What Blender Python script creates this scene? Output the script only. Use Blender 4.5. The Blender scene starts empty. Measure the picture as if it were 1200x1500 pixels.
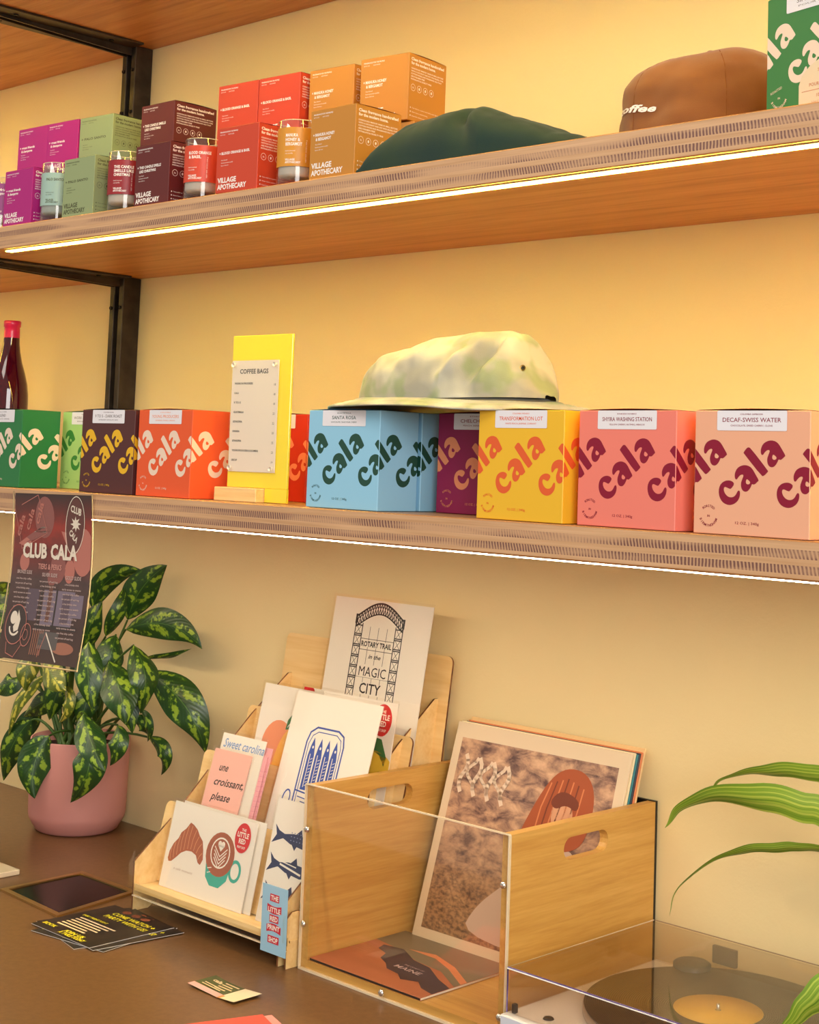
import bpy, math, random
from math import sin, cos, pi, radians, sqrt, atan2
from mathutils import Vector, Matrix, noise
from mathutils.geometry import tessellate_polygon
random.seed(7)
COL = bpy.context.scene.collection
SCN = bpy.context.scene

# ------------------------------------------------------------------ materials
def lin(c):
    return tuple(((x/255)/12.92 if x/255 <= .04045 else ((x/255+.055)/1.055)**2.4) for x in c[:3]) + (1,)
_M = {}
def mat(name, rgb, rough=.6, metal=0, emit=0, spec=.5, coat=0, sheen=0):
    if name in _M: return _M[name]
    m = bpy.data.materials.new(name); m.use_nodes = True
    b = m.node_tree.nodes['Principled BSDF']
    b.inputs['Base Color'].default_value = lin(rgb)
    b.inputs['Roughness'].default_value = rough
    b.inputs['Metallic'].default_value = metal
    b.inputs['Specular IOR Level'].default_value = spec
    b.inputs['Coat Weight'].default_value = coat
    b.inputs['Sheen Weight'].default_value = sheen
    if emit:
        b.inputs['Emission Color'].default_value = lin(rgb); b.inputs['Emission Strength'].default_value = emit
    _M[name] = m
    return m
class NT:
    def __init__(s, m): s.t = m.node_tree; s.bsdf = s.t.nodes['Principled BSDF']
    def n(s, typ, **kw):
        x = s.t.nodes.new(typ)
        for k, v in kw.items(): setattr(x, k, v)
        return x
    def l(s, a, b): s.t.links.new(a, b)
    def coord(s, kind='Object', scale=(1,1,1), rot=(0,0,0), loc=(0,0,0)):
        tc = s.n('ShaderNodeTexCoord'); mp = s.n('ShaderNodeMapping')
        mp.inputs['Scale'].default_value = scale; mp.inputs['Rotation'].default_value = rot; mp.inputs['Location'].default_value = loc
        s.l(tc.outputs[kind], mp.inputs['Vector']); return mp.outputs['Vector']
    def noise(s, vec, scale=5, detail=4, rough=.5, dist=0):
        x = s.n('ShaderNodeTexNoise'); s.l(vec, x.inputs['Vector'])
        x.inputs['Scale'].default_value = scale; x.inputs['Detail'].default_value = detail
        x.inputs['Roughness'].default_value = rough; x.inputs['Distortion'].default_value = dist
        return x.outputs['Fac']
    def ramp(s, fac, stops, interp='LINEAR'):
        x = s.n('ShaderNodeValToRGB'); x.color_ramp.interpolation = interp
        e = x.color_ramp.elements
        while len(e) < len(stops): e.new(.5)
        for i, (p, c) in enumerate(stops):
            e[i].position = p; e[i].color = lin(c)
        s.l(fac, x.inputs['Fac']); return x.outputs['Color']
    def mix(s, fac, a, b, mode='MIX'):
        x = s.n('ShaderNodeMix', data_type='RGBA', blend_type=mode)
        for sock, v in ((x.inputs[0], fac), (x.inputs[6], a), (x.inputs[7], b)):
            if isinstance(v, (int, float)): sock.default_value = v
            elif isinstance(v, tuple): sock.default_value = lin(v)
            else: s.l(v, sock)
        return x.outputs[2]
    def math(s, op, a, b=0, c=None):
        x = s.n('ShaderNodeMath', operation=op)
        for i, v in enumerate((a, b) if c is None else (a, b, c)):
            if isinstance(v, (int, float)): x.inputs[i].default_value = v
            else: s.l(v, x.inputs[i])
        return x.outputs[0]
    def color(s, c): s.l(c, s.bsdf.inputs['Base Color'])
    def bump(s, h, strength=.2, dist=.001):
        x = s.n('ShaderNodeBump'); x.inputs['Strength'].default_value = strength; x.inputs['Distance'].default_value = dist
        s.l(h, x.inputs['Height']); s.l(x.outputs['Normal'], s.bsdf.inputs['Normal'])
def wood(name, dark, mid, light, axis='x', rough=.45, scale=1.0, planks=0):
    m = mat(name, mid, rough); t = NT(m)
    st = {'x': (1.2, 22, 22), 'y': (22, 1.2, 22), 'z': (22, 22, 1.2)}[axis]
    v = t.coord('Object', tuple(q*scale for q in st))
    n1 = t.noise(v, 2.2, 6, .6, .6)
    c = t.ramp(n1, [(.3, dark), (.5, mid), (.72, light)])
    v2 = t.coord('Object', tuple(q*scale*4 for q in st)); n2 = t.noise(v2, 3, 3, .5)
    c = t.mix(.22, c, t.ramp(n2, [(.35, dark), (.65, light)]))
    if planks:
        sp = t.n('ShaderNodeSeparateXYZ'); tc = t.n('ShaderNodeTexCoord'); t.l(tc.outputs['Object'], sp.inputs[0])
        w = t.math('FLOOR', t.math('MULTIPLY', sp.outputs[1], planks))
        wn = t.n('ShaderNodeTexWhiteNoise', noise_dimensions='1D'); t.l(w, wn.inputs['W'])
        c = t.mix(t.math('MULTIPLY', wn.outputs['Value'], .45), c, dark)
    t.color(c); t.bump(n1, .08)
    return m

M_wall = mat('wall_paint', (242, 226, 184), .6)
t = NT(M_wall); nz = t.noise(t.coord('Object'), 160, 3, .6); t.bump(nz, .25, .0012)
t.color(t.mix(t.noise(t.coord('Object'), 2, 2), (244, 225, 172), (240, 219, 163)))
M_floor = mat('floor_concrete', (120, 112, 104), .5)
t = NT(M_floor); t.color(t.ramp(t.noise(t.coord('Object'), 6, 5), [(.3, (105, 98, 90)), (.7, (135, 127, 118))]))
M_counter = mat('counter_laminate', (98, 76, 56), .33)
t = NT(M_counter); nz = t.noise(t.coord('Object'), 90, 4, .7)
t.color(t.ramp(nz, [(.35, (104, 72, 42)), (.65, (118, 84, 52))])); t.bump(nz, .06, .0006)
M_under = wood('shelf_oak', (176, 112, 60), (206, 142, 84), (222, 164, 104), 'x', .42, 1.0, 11)
M_top = wood('shelf_top_oak', (170, 120, 70), (200, 150, 98), (215, 170, 120), 'x', .45)
# laminated shelf edge: plain plies alternating with end-grain plies
M_edge = mat('shelf_edge_plies', (205, 160, 115), .5)
t = NT(M_edge)
tc = t.n('ShaderNodeTexCoord'); sp = t.n('ShaderNodeSeparateXYZ'); t.l(tc.outputs['Object'], sp.inputs[0])
X, Z = sp.outputs[0], sp.outputs[2]
plain = t.ramp(t.noise(t.coord('Object', (3, 10, 120)), 2, 4), [(.3, (194, 148, 106)), (.7, (222, 178, 136))])
lean = t.math('ADD', t.math('MULTIPLY', X, 1500), t.math('MULTIPLY', t.math('MULTIPLY', Z, 1500), t.math('SUBTRACT', t.noise(t.coord('Object', (4, 1, 1)), 1.6, 1), .28)))
hatch = t.math('SINE', t.math('ADD', lean, t.math('MULTIPLY', t.noise(t.coord('Object', (22, 1, 40)), 1, 3), 11)))
blot = t.ramp(t.noise(t.coord('Object', (5, 1, 60)), 1.3, 3), [(.36, (40, 40, 40)), (.6, (235, 235, 235))])
hc = t.mix(t.math('MULTIPLY', t.math('MULTIPLY_ADD', hatch, .5, .5), t.math('MULTIPLY', blot, 1.5)), (204, 160, 122), (118, 80, 72))
zf = t.math('MULTIPLY', Z, 1/.0375)          # 0 bottom .. 1 top (object origin at shelf underside)
def band(a, b):
    return t.math('MULTIPLY', t.math('GREATER_THAN', zf, a), t.math('LESS_THAN', zf, b))
bb = t.math('ADD', band(.14, .36), band(.53, .76))
t.color(t.mix(bb, plain, hc))
M_steel = mat('blackened_steel', (58, 50, 44), .42, .55)
t = NT(M_steel); t.color(t.ramp(t.noise(t.coord('Object'), 25, 4), [(.35, (48, 41, 36)), (.7, (74, 64, 56))]))
M_bolt = mat('bolt_steel', (40, 36, 32), .4, .8)
M_led = mat('led_diffuser', (255, 218, 84), .5, emit=54)
M_led2 = mat('led_diffuser_low', (255, 230, 192), .5, emit=42)
M_alu = mat('led_channel', (220, 190, 150), .4, .3)
M_bamboo = wood('bamboo', (196, 142, 64), (212, 162, 80), (224, 178, 98), 'y', .4, 1.6)
M_bambf = wood('bamboo_floor', (196, 142, 64), (212, 162, 80), (224, 178, 98), 'x', .4, 1.0)
M_birch = wood('birch_ply', (228, 186, 116), (240, 204, 138), (248, 218, 158), 'x', .5, .8)
M_burnt = mat('laser_burnt_edge', (110, 62, 28), .7)
t = NT(M_burnt); t.color(t.ramp(t.noise(t.coord('Object'), 60, 2), [(.3, (86, 46, 20)), (.7, (150, 96, 52))]))
M_chrome = mat('chrome', (225, 222, 215), .18, 1)
M_white = mat('white_plastic', (236, 234, 228), .35)
M_black = mat('black_plastic', (22, 21, 21), .35)
M_brass = mat('brass_trim', (190, 152, 92), .32, .85)
M_blackgloss = mat('black_gloss', (8, 8, 10), .18, spec=.22)
M_paper = mat('paper_white', (240, 236, 226), .6)

def clear(name, tint, gloss=.09, rough=.02, edge=.35):
    m = bpy.data.materials.new(name); m.use_nodes = True; nt = m.node_tree; nt.nodes.clear()
    o = nt.nodes.new('ShaderNodeOutputMaterial'); tr = nt.nodes.new('ShaderNodeBsdfTransparent'); gl = nt.nodes.new('ShaderNodeBsdfGlossy')
    mx = nt.nodes.new('ShaderNodeMixShader'); lw = nt.nodes.new('ShaderNodeLayerWeight'); mr = nt.nodes.new('ShaderNodeMapRange')
    tr.inputs[0].default_value = lin(tint); gl.inputs['Roughness'].default_value = rough; gl.inputs[0].default_value = (1, 1, 1, 1)
    lw.inputs['Blend'].default_value = .3
    mr.inputs['To Min'].default_value = gloss; mr.inputs['To Max'].default_value = edge
    nt.links.new(lw.outputs['Facing'], mr.inputs['Value']); nt.links.new(mr.outputs[0], mx.inputs[0])
    nt.links.new(tr.outputs[0], mx.inputs[1]); nt.links.new(gl.outputs[0], mx.inputs[2]); nt.links.new(mx.outputs[0], o.inputs[0])
    return m
M_acry = clear('clear_acrylic', (254, 253, 250), .025, .03, .15)
M_cover = clear('smoky_acrylic', (250, 247, 244), .05, .05, .2)
M_sleeve = clear('clear_film', (255, 254, 252), .02, .08, .16)
M_tumbler = clear('tumbler_clear', (250, 250, 250), .05, .02, .55)
M_acedge = mat('acrylic_edge', (232, 214, 180), .25, coat=.5)
M_cvedge = mat('cover_edge', (84, 62, 120), .25, coat=.5)
M_glass = bpy.data.materials.new('tumbler_glass'); M_glass.use_nodes = True
b = M_glass.node_tree.nodes['Principled BSDF']; b.inputs['Transmission Weight'].default_value = 1; b.inputs['Roughness'].default_value = 0; b.inputs['IOR'].default_value = 1.45

# ------------------------------------------------------------------ mesh builder
class MB:
    def __init__(s): s.v = []; s.f = []; s.m = []; s.mats = []; s.uv = {}; s.smooth = set()
    def mi(s, m):
        if m not in s.mats: s.mats.append(m)
        return s.mats.index(m)
    def face(s, pts, m, uv=None, smooth=False):
        k = len(s.v); s.v += [tuple(p) for p in pts]; s.f.append(tuple(range(k, k+len(pts)))); s.m.append(s.mi(m))
        if uv: s.uv[len(s.f)-1] = uv
        if smooth: s.smooth.add(len(s.f)-1)
    def mesh(s, verts, faces, m, smooth=False, uvs=None):
        k = len(s.v); s.v += [tuple(p) for p in verts]; i = s.mi(m)
        for f in faces:
            s.f.append(tuple(k+q for q in f)); s.m.append(i)
            if uvs: s.uv[len(s.f)-1] = [uvs[q] for q in f]
            if smooth: s.smooth.add(len(s.f)-1)
    def box(s, x0, x1, y0, y1, z0, z1, m, mf=None, bev=0):
        """mf: {side: material} sides '-x +x -y +y -z +z'"""
        mf = mf or {}
        if bev:
            b = bev; vs = []; idx = {}
            for i, X in enumerate((x0, x1)):
                for j, Y in enumerate((y0, y1)):
                    for k, Z in enumerate((z0, z1)):
                        sx, sy, sz = (1, -1)[i], (1, -1)[j], (1, -1)[k]
                        for a, d in (('x', (0, b, b)), ('y', (b, 0, b)), ('z', (b, b, 0))):
                            idx[(i, j, k, a)] = len(vs); vs.append((X+sx*d[0], Y+sy*d[1], Z+sz*d[2]))
            F = []
            def q(a, b_, c, d, side): F.append(((a, b_, c, d), side))
            for i in (0, 1): q(idx[i,0,0,'x'], idx[i,1,0,'x'], idx[i,1,1,'x'], idx[i,0,1,'x'], ('-x','+x')[i])
            for j in (0, 1): q(idx[0,j,0,'y'], idx[1,j,0,'y'], idx[1,j,1,'y'], idx[0,j,1,'y'], ('-y','+y')[j])
            for k in (0, 1): q(idx[0,0,k,'z'], idx[1,0,k,'z'], idx[1,1,k,'z'], idx[0,1,k,'z'], ('-z','+z')[k])
            for i in (0, 1):
                for j in (0, 1): q(idx[i,j,0,'x'], idx[i,j,1,'x'], idx[i,j,1,'y'], idx[i,j,0,'y'], 'e')
                for k in (0, 1): q(idx[i,0,k,'x'], idx[i,1,k,'x'], idx[i,1,k,'z'], idx[i,0,k,'z'], 'e')
            for j in (0, 1):
                for k in (0, 1): q(idx[0,j,k,'y'], idx[1,j,k,'y'], idx[1,j,k,'z'], idx[0,j,k,'z'], 'e')
            k0 = len(s.v); s.v += vs
            for f, side in F:
                s.f.append(tuple(k0+a for a in f)); s.m.append(s.mi(mf.get(side, m)))
            for i in (0, 1):
                for j in (0, 1):
                    for k in (0, 1):
                        s.f.append((k0+idx[i,j,k,'x'], k0+idx[i,j,k,'y'], k0+idx[i,j,k,'z'])); s.m.append(s.mi(mf.get('e', m)))
            return
        P = [(x0,y0,z0),(x1,y0,z0),(x1,y1,z0),(x0,y1,z0),(x0,y0,z1),(x1,y0,z1),(x1,y1,z1),(x0,y1,z1)]
        k0 = len(s.v); s.v += P
        for f, side in (((0,3,2,1),'-z'),((4,5,6,7),'+z'),((0,1,5,4),'-y'),((1,2,6,5),'+x'),((2,3,7,6),'+y'),((3,0,4,7),'-x')):
            s.f.append(tuple(k0+a for a in f)); s.m.append(s.mi(mf.get(side, m)))
    def lathe(s, prof, m, seg=40, c=(0,0,0), close=False, smooth=True):
        vs = []; fs = []
        for r, z in prof:
            for i in range(seg): a = 2*pi*i/seg; vs.append((c[0]+r*cos(a), c[1]+r*sin(a), c[2]+z))
        for j in range(len(prof)-1):
            for i in range(seg): i2 = (i+1) % seg; fs.append((j*seg+i, j*seg+i2, (j+1)*seg+i2, (j+1)*seg+i))
        if prof[0][0] > 1e-5 and close: fs.append(tuple(range(seg-1, -1, -1)))
        if prof[-1][0] > 1e-5 and close: fs.append(tuple((len(prof)-1)*seg+i for i in range(seg)))
        s.mesh(vs, fs, m, smooth)
    def tube(s, pts, r, m, seg=8, r1=None, cap=True):
        pts = [Vector(p) for p in pts]; n = len(pts); vs = []; fs = []; up = Vector((.13, .07, 1)).normalized()
        for i, p in enumerate(pts):
            d = (pts[min(i+1, n-1)]-pts[max(i-1, 0)]).normalized()
            a = d.cross(up)
            if a.length < 1e-3: a = d.cross(Vector((1, 0, 0)))
            a.normalize(); b_ = a.cross(d); rr = r if r1 is None else r+(r1-r)*i/(n-1)
            for k in range(seg): t_ = 2*pi*k/seg; vs.append(p+(a*cos(t_)+b_*sin(t_))*rr)
        for i in range(n-1):
            for k in range(seg): k2 = (k+1) % seg; fs.append((i*seg+k, i*seg+k2, (i+1)*seg+k2, (i+1)*seg+k))
        if cap: fs += [tuple(range(seg)), tuple((n-1)*seg+k for k in range(seg-1, -1, -1))]
        s.mesh(vs, fs, m, True)
    def prism(s, outer, holes, mapf, d, m, rim=None):
        """2-D outline (with holes) -> slab; mapf(u, v, w) with w in 0..d"""
        rings = [[Vector((p[0], p[1], 0)) for p in outer]]+[[Vector((p[0], p[1], 0)) for p in h] for h in holes]
        tris = tessellate_polygon(rings); flat = [p for r in rings for p in r]
        for w in (0, d):
            s.mesh([mapf(p.x, p.y, w) for p in flat], [tuple(tr) if w else tuple(tr)[::-1] for tr in tris], m)
        for r in rings:
            n = len(r)
            for i in range(n):
                a, b_ = r[i], r[(i+1) % n]
                s.face([mapf(a.x, a.y, 0), mapf(b_.x, b_.y, 0), mapf(b_.x, b_.y, d), mapf(a.x, a.y, d)], rim or m)
    def grid(s, fn, nu, nv, m, smooth=True, closed_u=False):
        """fn(a, b) a,b in 0..1"""
        vs = []; uv = []
        for j in range(nv+1):
            for i in range(nu+1): vs.append(fn(i/nu, j/nv)); uv.append((i/nu, j/nv))
        fs = [(j*(nu+1)+i, j*(nu+1)+i+1, (j+1)*(nu+1)+i+1, (j+1)*(nu+1)+i) for j in range(nv) for i in range(nu)]
        s.mesh(vs, fs, m, smooth, uv)
    def build(s, name, parent=None, loc=None, origin=None):
        """origin: subtract this point so that the object's origin sits there"""
        me = bpy.data.meshes.new(name)
        o_ = Vector(origin) if origin else Vector((0, 0, 0))
        me.from_pydata([tuple(Vector(p)-o_) for p in s.v], [], s.f)
        for m in s.mats: me.materials.append(m)
        me.polygons.foreach_set('material_index', s.m)
        if s.smooth:
            for i in s.smooth: me.polygons[i].use_smooth = True
        if s.uv:
            L = me.uv_layers.new(name='UVMap').data
            for fi, uvs in s.uv.items():
                for li, q in zip(me.polygons[fi].loop_indices, uvs): L[li].uv = q
        me.update()
        o = bpy.data.objects.new(name, me); COL.objects.link(o)
        if parent: o.parent = parent
        o.location = loc if loc else o_
        return o

def tag(o, label=None, cat=None, group=None, kind=None):
    if label: o['label'] = label
    if cat: o['category'] = cat
    if group: o['group'] = group
    if kind: o['kind'] = kind
    return o
def thing(name, label, cat, loc=(0,0,0), rz=0, group=None):
    o = bpy.data.objects.new(name, None); COL.objects.link(o); o.location = loc; o.rotation_euler = (0, 0, rz)
    o.empty_display_size = .02
    return tag(o, label, cat, group)

# ------------------------------------------------------------------ flat art
_T = {}
def glyphs(body, bold=0, shear=0):
    key = (body, bold, shear)
    if key in _T: return _T[key]
    cu = bpy.data.curves.new('txt', 'FONT'); cu.body = body; cu.size = 1; cu.offset = bold; cu.resolution_u = 2; cu.shear = shear
    ob = bpy.data.objects.new('txt', cu); me = bpy.data.meshes.new_from_object(ob)
    vs = [(v.co.x, v.co.y) for v in me.vertices]; fs = [tuple(p.vertices) for p in me.polygons]
    bpy.data.objects.remove(ob); bpy.data.meshes.remove(me); bpy.data.curves.remove(cu)
    _T[key] = (vs, fs); return _T[key]
def tess(outer, holes=()):
    rings = [[Vector((p[0], p[1], 0)) for p in outer]]+[[Vector((p[0], p[1], 0)) for p in h] for h in holes]
    flat = [(p.x, p.y) for r in rings for p in r]
    return [[flat[i] for i in tr] for tr in tessellate_polygon(rings)]
def clip(poly, x0, x1, y0, y1):
    def cut(ps, ax, val, keep_gt):
        out = []
        for i in range(len(ps)):
            a, b_ = ps[i-1], ps[i]; ia = (a[ax] >= val) == keep_gt; ib = (b_[ax] >= val) == keep_gt
            if ia != ib:
                tt = (val-a[ax])/(b_[ax]-a[ax]); out.append((a[0]+(b_[0]-a[0])*tt, a[1]+(b_[1]-a[1])*tt))
            if ib: out.append(b_)
        return out
    for ax, val, g in ((0, x0, True), (0, x1, False), (1, y0, True), (1, y1, False)):
        poly = cut(poly, ax, val, g)
        if len(poly) < 3: return None
    return poly
class Art:
    """draws in millimetres on a surface fn(u, v, lift) -> point"""
    def __init__(s, mb, fn, lim=None, step=.00012):
        s.mb, s.fn, s.lim, s.k, s.st = mb, fn, lim, 1, step; s.band = None
    def up(s): s.k += 1; return s
    def add(s, polys, m):
        for p in polys:
            if s.lim:
                p = clip(p, *s.lim)
                if not p: continue
            parts = [p]
            if s.band:
                y0 = min(q[1] for q in p); y1 = max(q[1] for q in p); k0 = int(y0//s.band); k1 = int(y1//s.band)
                if k1 > k0: parts = [z for z in (clip(p, -1e4, 1e4, k*s.band, (k+1)*s.band) for k in range(k0, k1+1)) if z]
            for p in parts: s.mb.face([s.fn(q[0]/1000, q[1]/1000, s.k*s.st) for q in p], m)
    def poly(s, pts, m, holes=()): s.add(tess(pts, holes), m)
    def rect(s, x0, y0, x1, y1, m, r=0):
        if r:
            pts = []
            for cx_, cy_, a0 in ((x1-r, y0+r, -90), (x1-r, y1-r, 0), (x0+r, y1-r, 90), (x0+r, y0+r, 180)):
                for k in range(5): a = radians(a0+k*22.5); pts.append((cx_+r*cos(a), cy_+r*sin(a)))
            s.poly(pts, m)
        else: s.add([[(x0, y0), (x1, y0), (x1, y1), (x0, y1)]], m)
    def ell(s, cx_, cy_, rx, ry, m, rot=0, n=24):
        c_, s_ = cos(radians(rot)), sin(radians(rot))
        pts = [(cx_+rx*cos(a)*c_-ry*sin(a)*s_, cy_+rx*cos(a)*s_+ry*sin(a)*c_) for a in (2*pi*i/n for i in range(n))]
        s.add([[(cx_, cy_), pts[i-1], pts[i]] for i in range(n)], m)
    def ring(s, cx_, cy_, rx, ry, w, m, n=24, rot=0, a0=0, a1=360):
        c_, s_ = cos(radians(rot)), sin(radians(rot))
        def P(a, q): return (cx_+(rx+q)*cos(a)*c_-(ry+q)*sin(a)*s_, cy_+(rx+q)*cos(a)*s_+(ry+q)*sin(a)*c_)
        for i in range(n):
            a, b_ = radians(a0+(a1-a0)*i/n), radians(a0+(a1-a0)*(i+1)/n)
            s.add([[P(a, -w/2), P(b_, -w/2), P(b_, w/2), P(a, w/2)]], m)
    def line(s, pts, w, m):
        for a, b_ in zip(pts, pts[1:]):
            dx, dy = b_[0]-a[0], b_[1]-a[1]; L = sqrt(dx*dx+dy*dy) or 1; nx, ny = -dy/L*w/2, dx/L*w/2; ex, ey = dx/L*w*.3, dy/L*w*.3
            s.add([[(a[0]-ex+nx, a[1]-ey+ny), (a[0]-ex-nx, a[1]-ey-ny), (b_[0]+ex-nx, b_[1]+ey-ny), (b_[0]+ex+nx, b_[1]+ey+ny)]], m)
    def text(s, body, x, y, h, m, w=None, bold=0, rot=0, align='l', shear=0):
        vs, fs = glyphs(body, bold, shear)
        if not vs: return
        x0 = min(v[0] for v in vs); x1 = max(v[0] for v in vs)
        sy = h/.7; sx = (w/(x1-x0)) if w else sy
        W_ = (x1-x0)*sx; ox = {'l': 0, 'c': -W_/2, 'r': -W_}[align]
        c_, s_ = cos(radians(rot)), sin(radians(rot))
        q = [((v[0]-x0)*sx+ox, v[1]*sy) for v in vs]
        q = [(x+a*c_-b_*s_, y+a*s_+b_*c_) for a, b_ in q]
        s.add([[q[i] for i in f] for f in fs], m)
    def arctext(s, body, cx_, cy_, r, a_mid, step, h, m, inside=False, bold=0):
        n = len(body)
        for i, ch in enumerate(body):
            if ch == ' ': continue
            if inside: a = a_mid+(i-(n-1)/2)*step; rot = a+90
            else: a = a_mid-(i-(n-1)/2)*step; rot = a-90
            s.text(ch, cx_+r*cos(radians(a)), cy_+r*sin(radians(a)), h, m, bold=bold, rot=rot, align='c')
def plane(o, U, V):
    o, U, V = Vector(o), Vector(U).normalized(), Vector(V).normalized(); N = U.cross(V)
    return lambda u, v, k: o+U*u+V*v+N*k
# ------------------------------------------------------------------ setting
def struct(o, label=None): o['kind'] = 'structure'; return o
m = MB(); m.box(-6.5, 2.2, 0, .08, -.95, 2.4, M_wall); struct(m.build('wall_back'))
m = MB(); m.box(-6.5, 2.2, -3.6, 0, -1.0, -.95, M_floor); struct(m.build('floor'))

# counter
ct = thing('counter', 'long dark brown laminate counter along the cream wall', 'counter', (0, 0, -.04))
m = MB(); m.box(-6.2, 1.6, -.72, -.0005, -.04, 0, M_counter, bev=.002); o = m.build('worktop', ct); o.location = (0, 0, .04)
m = MB(); m.box(-6.2, 1.6, -.69, -.0005, -.95, -.041, mat('cabinet_front', (70, 56, 44), .5)); o = m.build('cabinet_body', ct); o.location = (0, 0, .04)

# shelves: origin on the underside so the ply pattern runs with the object
def shelf(z, label, leds, ledmat):
    r = thing('wall_shelf', label, 'shelf', (0, 0, z), group='oak shelves on the back wall')
    m = MB(); m.box(-6.2, 1.6, -.375, -.0008, 0, .0375, M_under, {'-y': M_edge, '+z': M_top, '+x': M_edge}, bev=.0012)
    m.build('board', r)
    for a, b_ in leds:
        m = MB(); m.box(a-.002, b_+.002, -.3665, -.3525, -.0015, .0005, M_alu); ch = m.build('led_channel', r)
        m = MB(); m.box(a, b_, -.365, -.354, -.0028, -.0012, ledmat); m.build('led_strip', ch)
    return r
shelf(.9870, 'middle oak shelf carrying candle boxes and jars', [(-2.243, 1.05), (-4.8, -2.52)], M_led)
shelf(.5625, 'lower oak shelf carrying the row of coffee boxes', [(-4.8, 1.05)], M_led2)
shelf(1.4260, 'uppermost oak shelf seen only from below', [(-2.243, 1.05), (-4.8, -2.52)], M_led)

# steel upright and its bracket arms
up = thing('shelf_upright', 'dark steel twin bar upright bolted to the wall behind the shelves', 'shelf upright', (0, 0, 0))
for x0, x1 in ((-2.386, -2.372), (-2.414, -2.400)):
    for z0, z1 in ((.6005, .9868), (1.0247, 1.4258)):
        m = MB(); m.box(x0, x1, -.040, -.001, z0, z1, M_steel, bev=.0012)
        ub = m.build('upright_bar', up)
        for zz in (.70, .93, 1.10, 1.30, 1.38):
            if z0 < zz < z1:
                m = MB(); m.tube([((x0+x1)/2, -.040, zz), ((x0+x1)/2, -.043, zz)], .0035, M_bolt, 10); m.build('bolt', ub)
for z in (.9868, 1.4258):
    for x0, x1, web in ((-2.386, -2.345, -2.386), (-2.441, -2.400, -2.404)):
        m = MB()
        m.box(x0, x1, -.345, -.0415, z-.004, z, M_steel, bev=.0008)
        f = lambda u, v, w, web=web: (web+w, u, v)
        m.prism([(-.345, z-.004), (-.345, z-.008), (-.0415, z-.018), (-.0415, z-.004)], [], f, .004, M_steel)
        ub = m.build('bracket_arm', up)
        for yy in (-.30, -.10):
            m = MB(); m.tube([((x0+x1)/2, yy, z-.004), ((x0+x1)/2, yy, z-.0065)], .0045, M_bolt, 10); m.build('bolt', ub)

# ------------------------------------------------------------------ coffee boxes
C_ = [(47.68,50.79),(43.87,45.99),(41.9,46.15),(37.29,47.9),(35.61,47.06),(35.41,44.26),(37.46,40.42),(41.44,37.77),(46.01,37.72),(49.23,39.73),(51.74,44.26),(53.17,44.86),(54.36,43.79),(54.44,40.47),(53.59,37.11),(51.32,33.69),(46.82,30.74),(41.62,29.76),(35.71,31.42),(31.71,35.18),(29.62,40.7),(29.75,46.3),(31.99,50.85),(36.5,53.79),(41.72,54.51),(45.93,53.3)]
A_ = [(75.69,55.52),(74.66,54.39),(70.55,50.96),(67.92,51.76),(66.92,49.19),(64.77,45.8),(61.55,43.59),(57.62,44.46),(55.59,47.72),(55.23,52.14),(56.72,56.07),(58.22,59.43),(57.27,60.74),(54.67,60.22),(52.36,58.16),(50.58,55.66),(48.88,55.61),(47.91,58.03),(48.09,61.93),(50.35,66.43),(54.48,69.09),(59.69,70.22),(64.95,69.02),(68.28,66.34),(71.65,61.46)]
H_ = [(61.94,56.66),(60.68,53.97),(61.39,51.56),(64.01,50.97),(65.94,52.47),(65.52,54.11)]
L_ = [(63.26,87.77),(65.9,86.72),(85.97,65.14),(85.73,64.04),(81.48,60.08),(78.88,59.68),(57.88,81.58),(57.73,82.69),(61.31,86.85)]
def chaikin(P):
    out = []
    for i in range(len(P)):
        a, b_ = P[i], P[(i+1) % len(P)]
        out += [(a[0]*.75+b_[0]*.25, a[1]*.75+b_[1]*.25), (a[0]*.25+b_[0]*.75, a[1]*.25+b_[1]*.75)]
    return out
C_, A_, H_, L_ = chaikin(C_), chaikin(A_), chaikin(H_), chaikin(L_)
LOGO = tess(C_)+tess(A_, [H_])+tess(L_)+[[(x+29.4, y+24.8) for x, y in tr] for tr in tess(A_, [H_])]
BW, BD, BH = .132, .068, .124
M_sticker = mat('white_sticker', (238, 234, 240), .5)
def board(name, rgb):
    m_ = mat(name, rgb, .5)
    return m_
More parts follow.
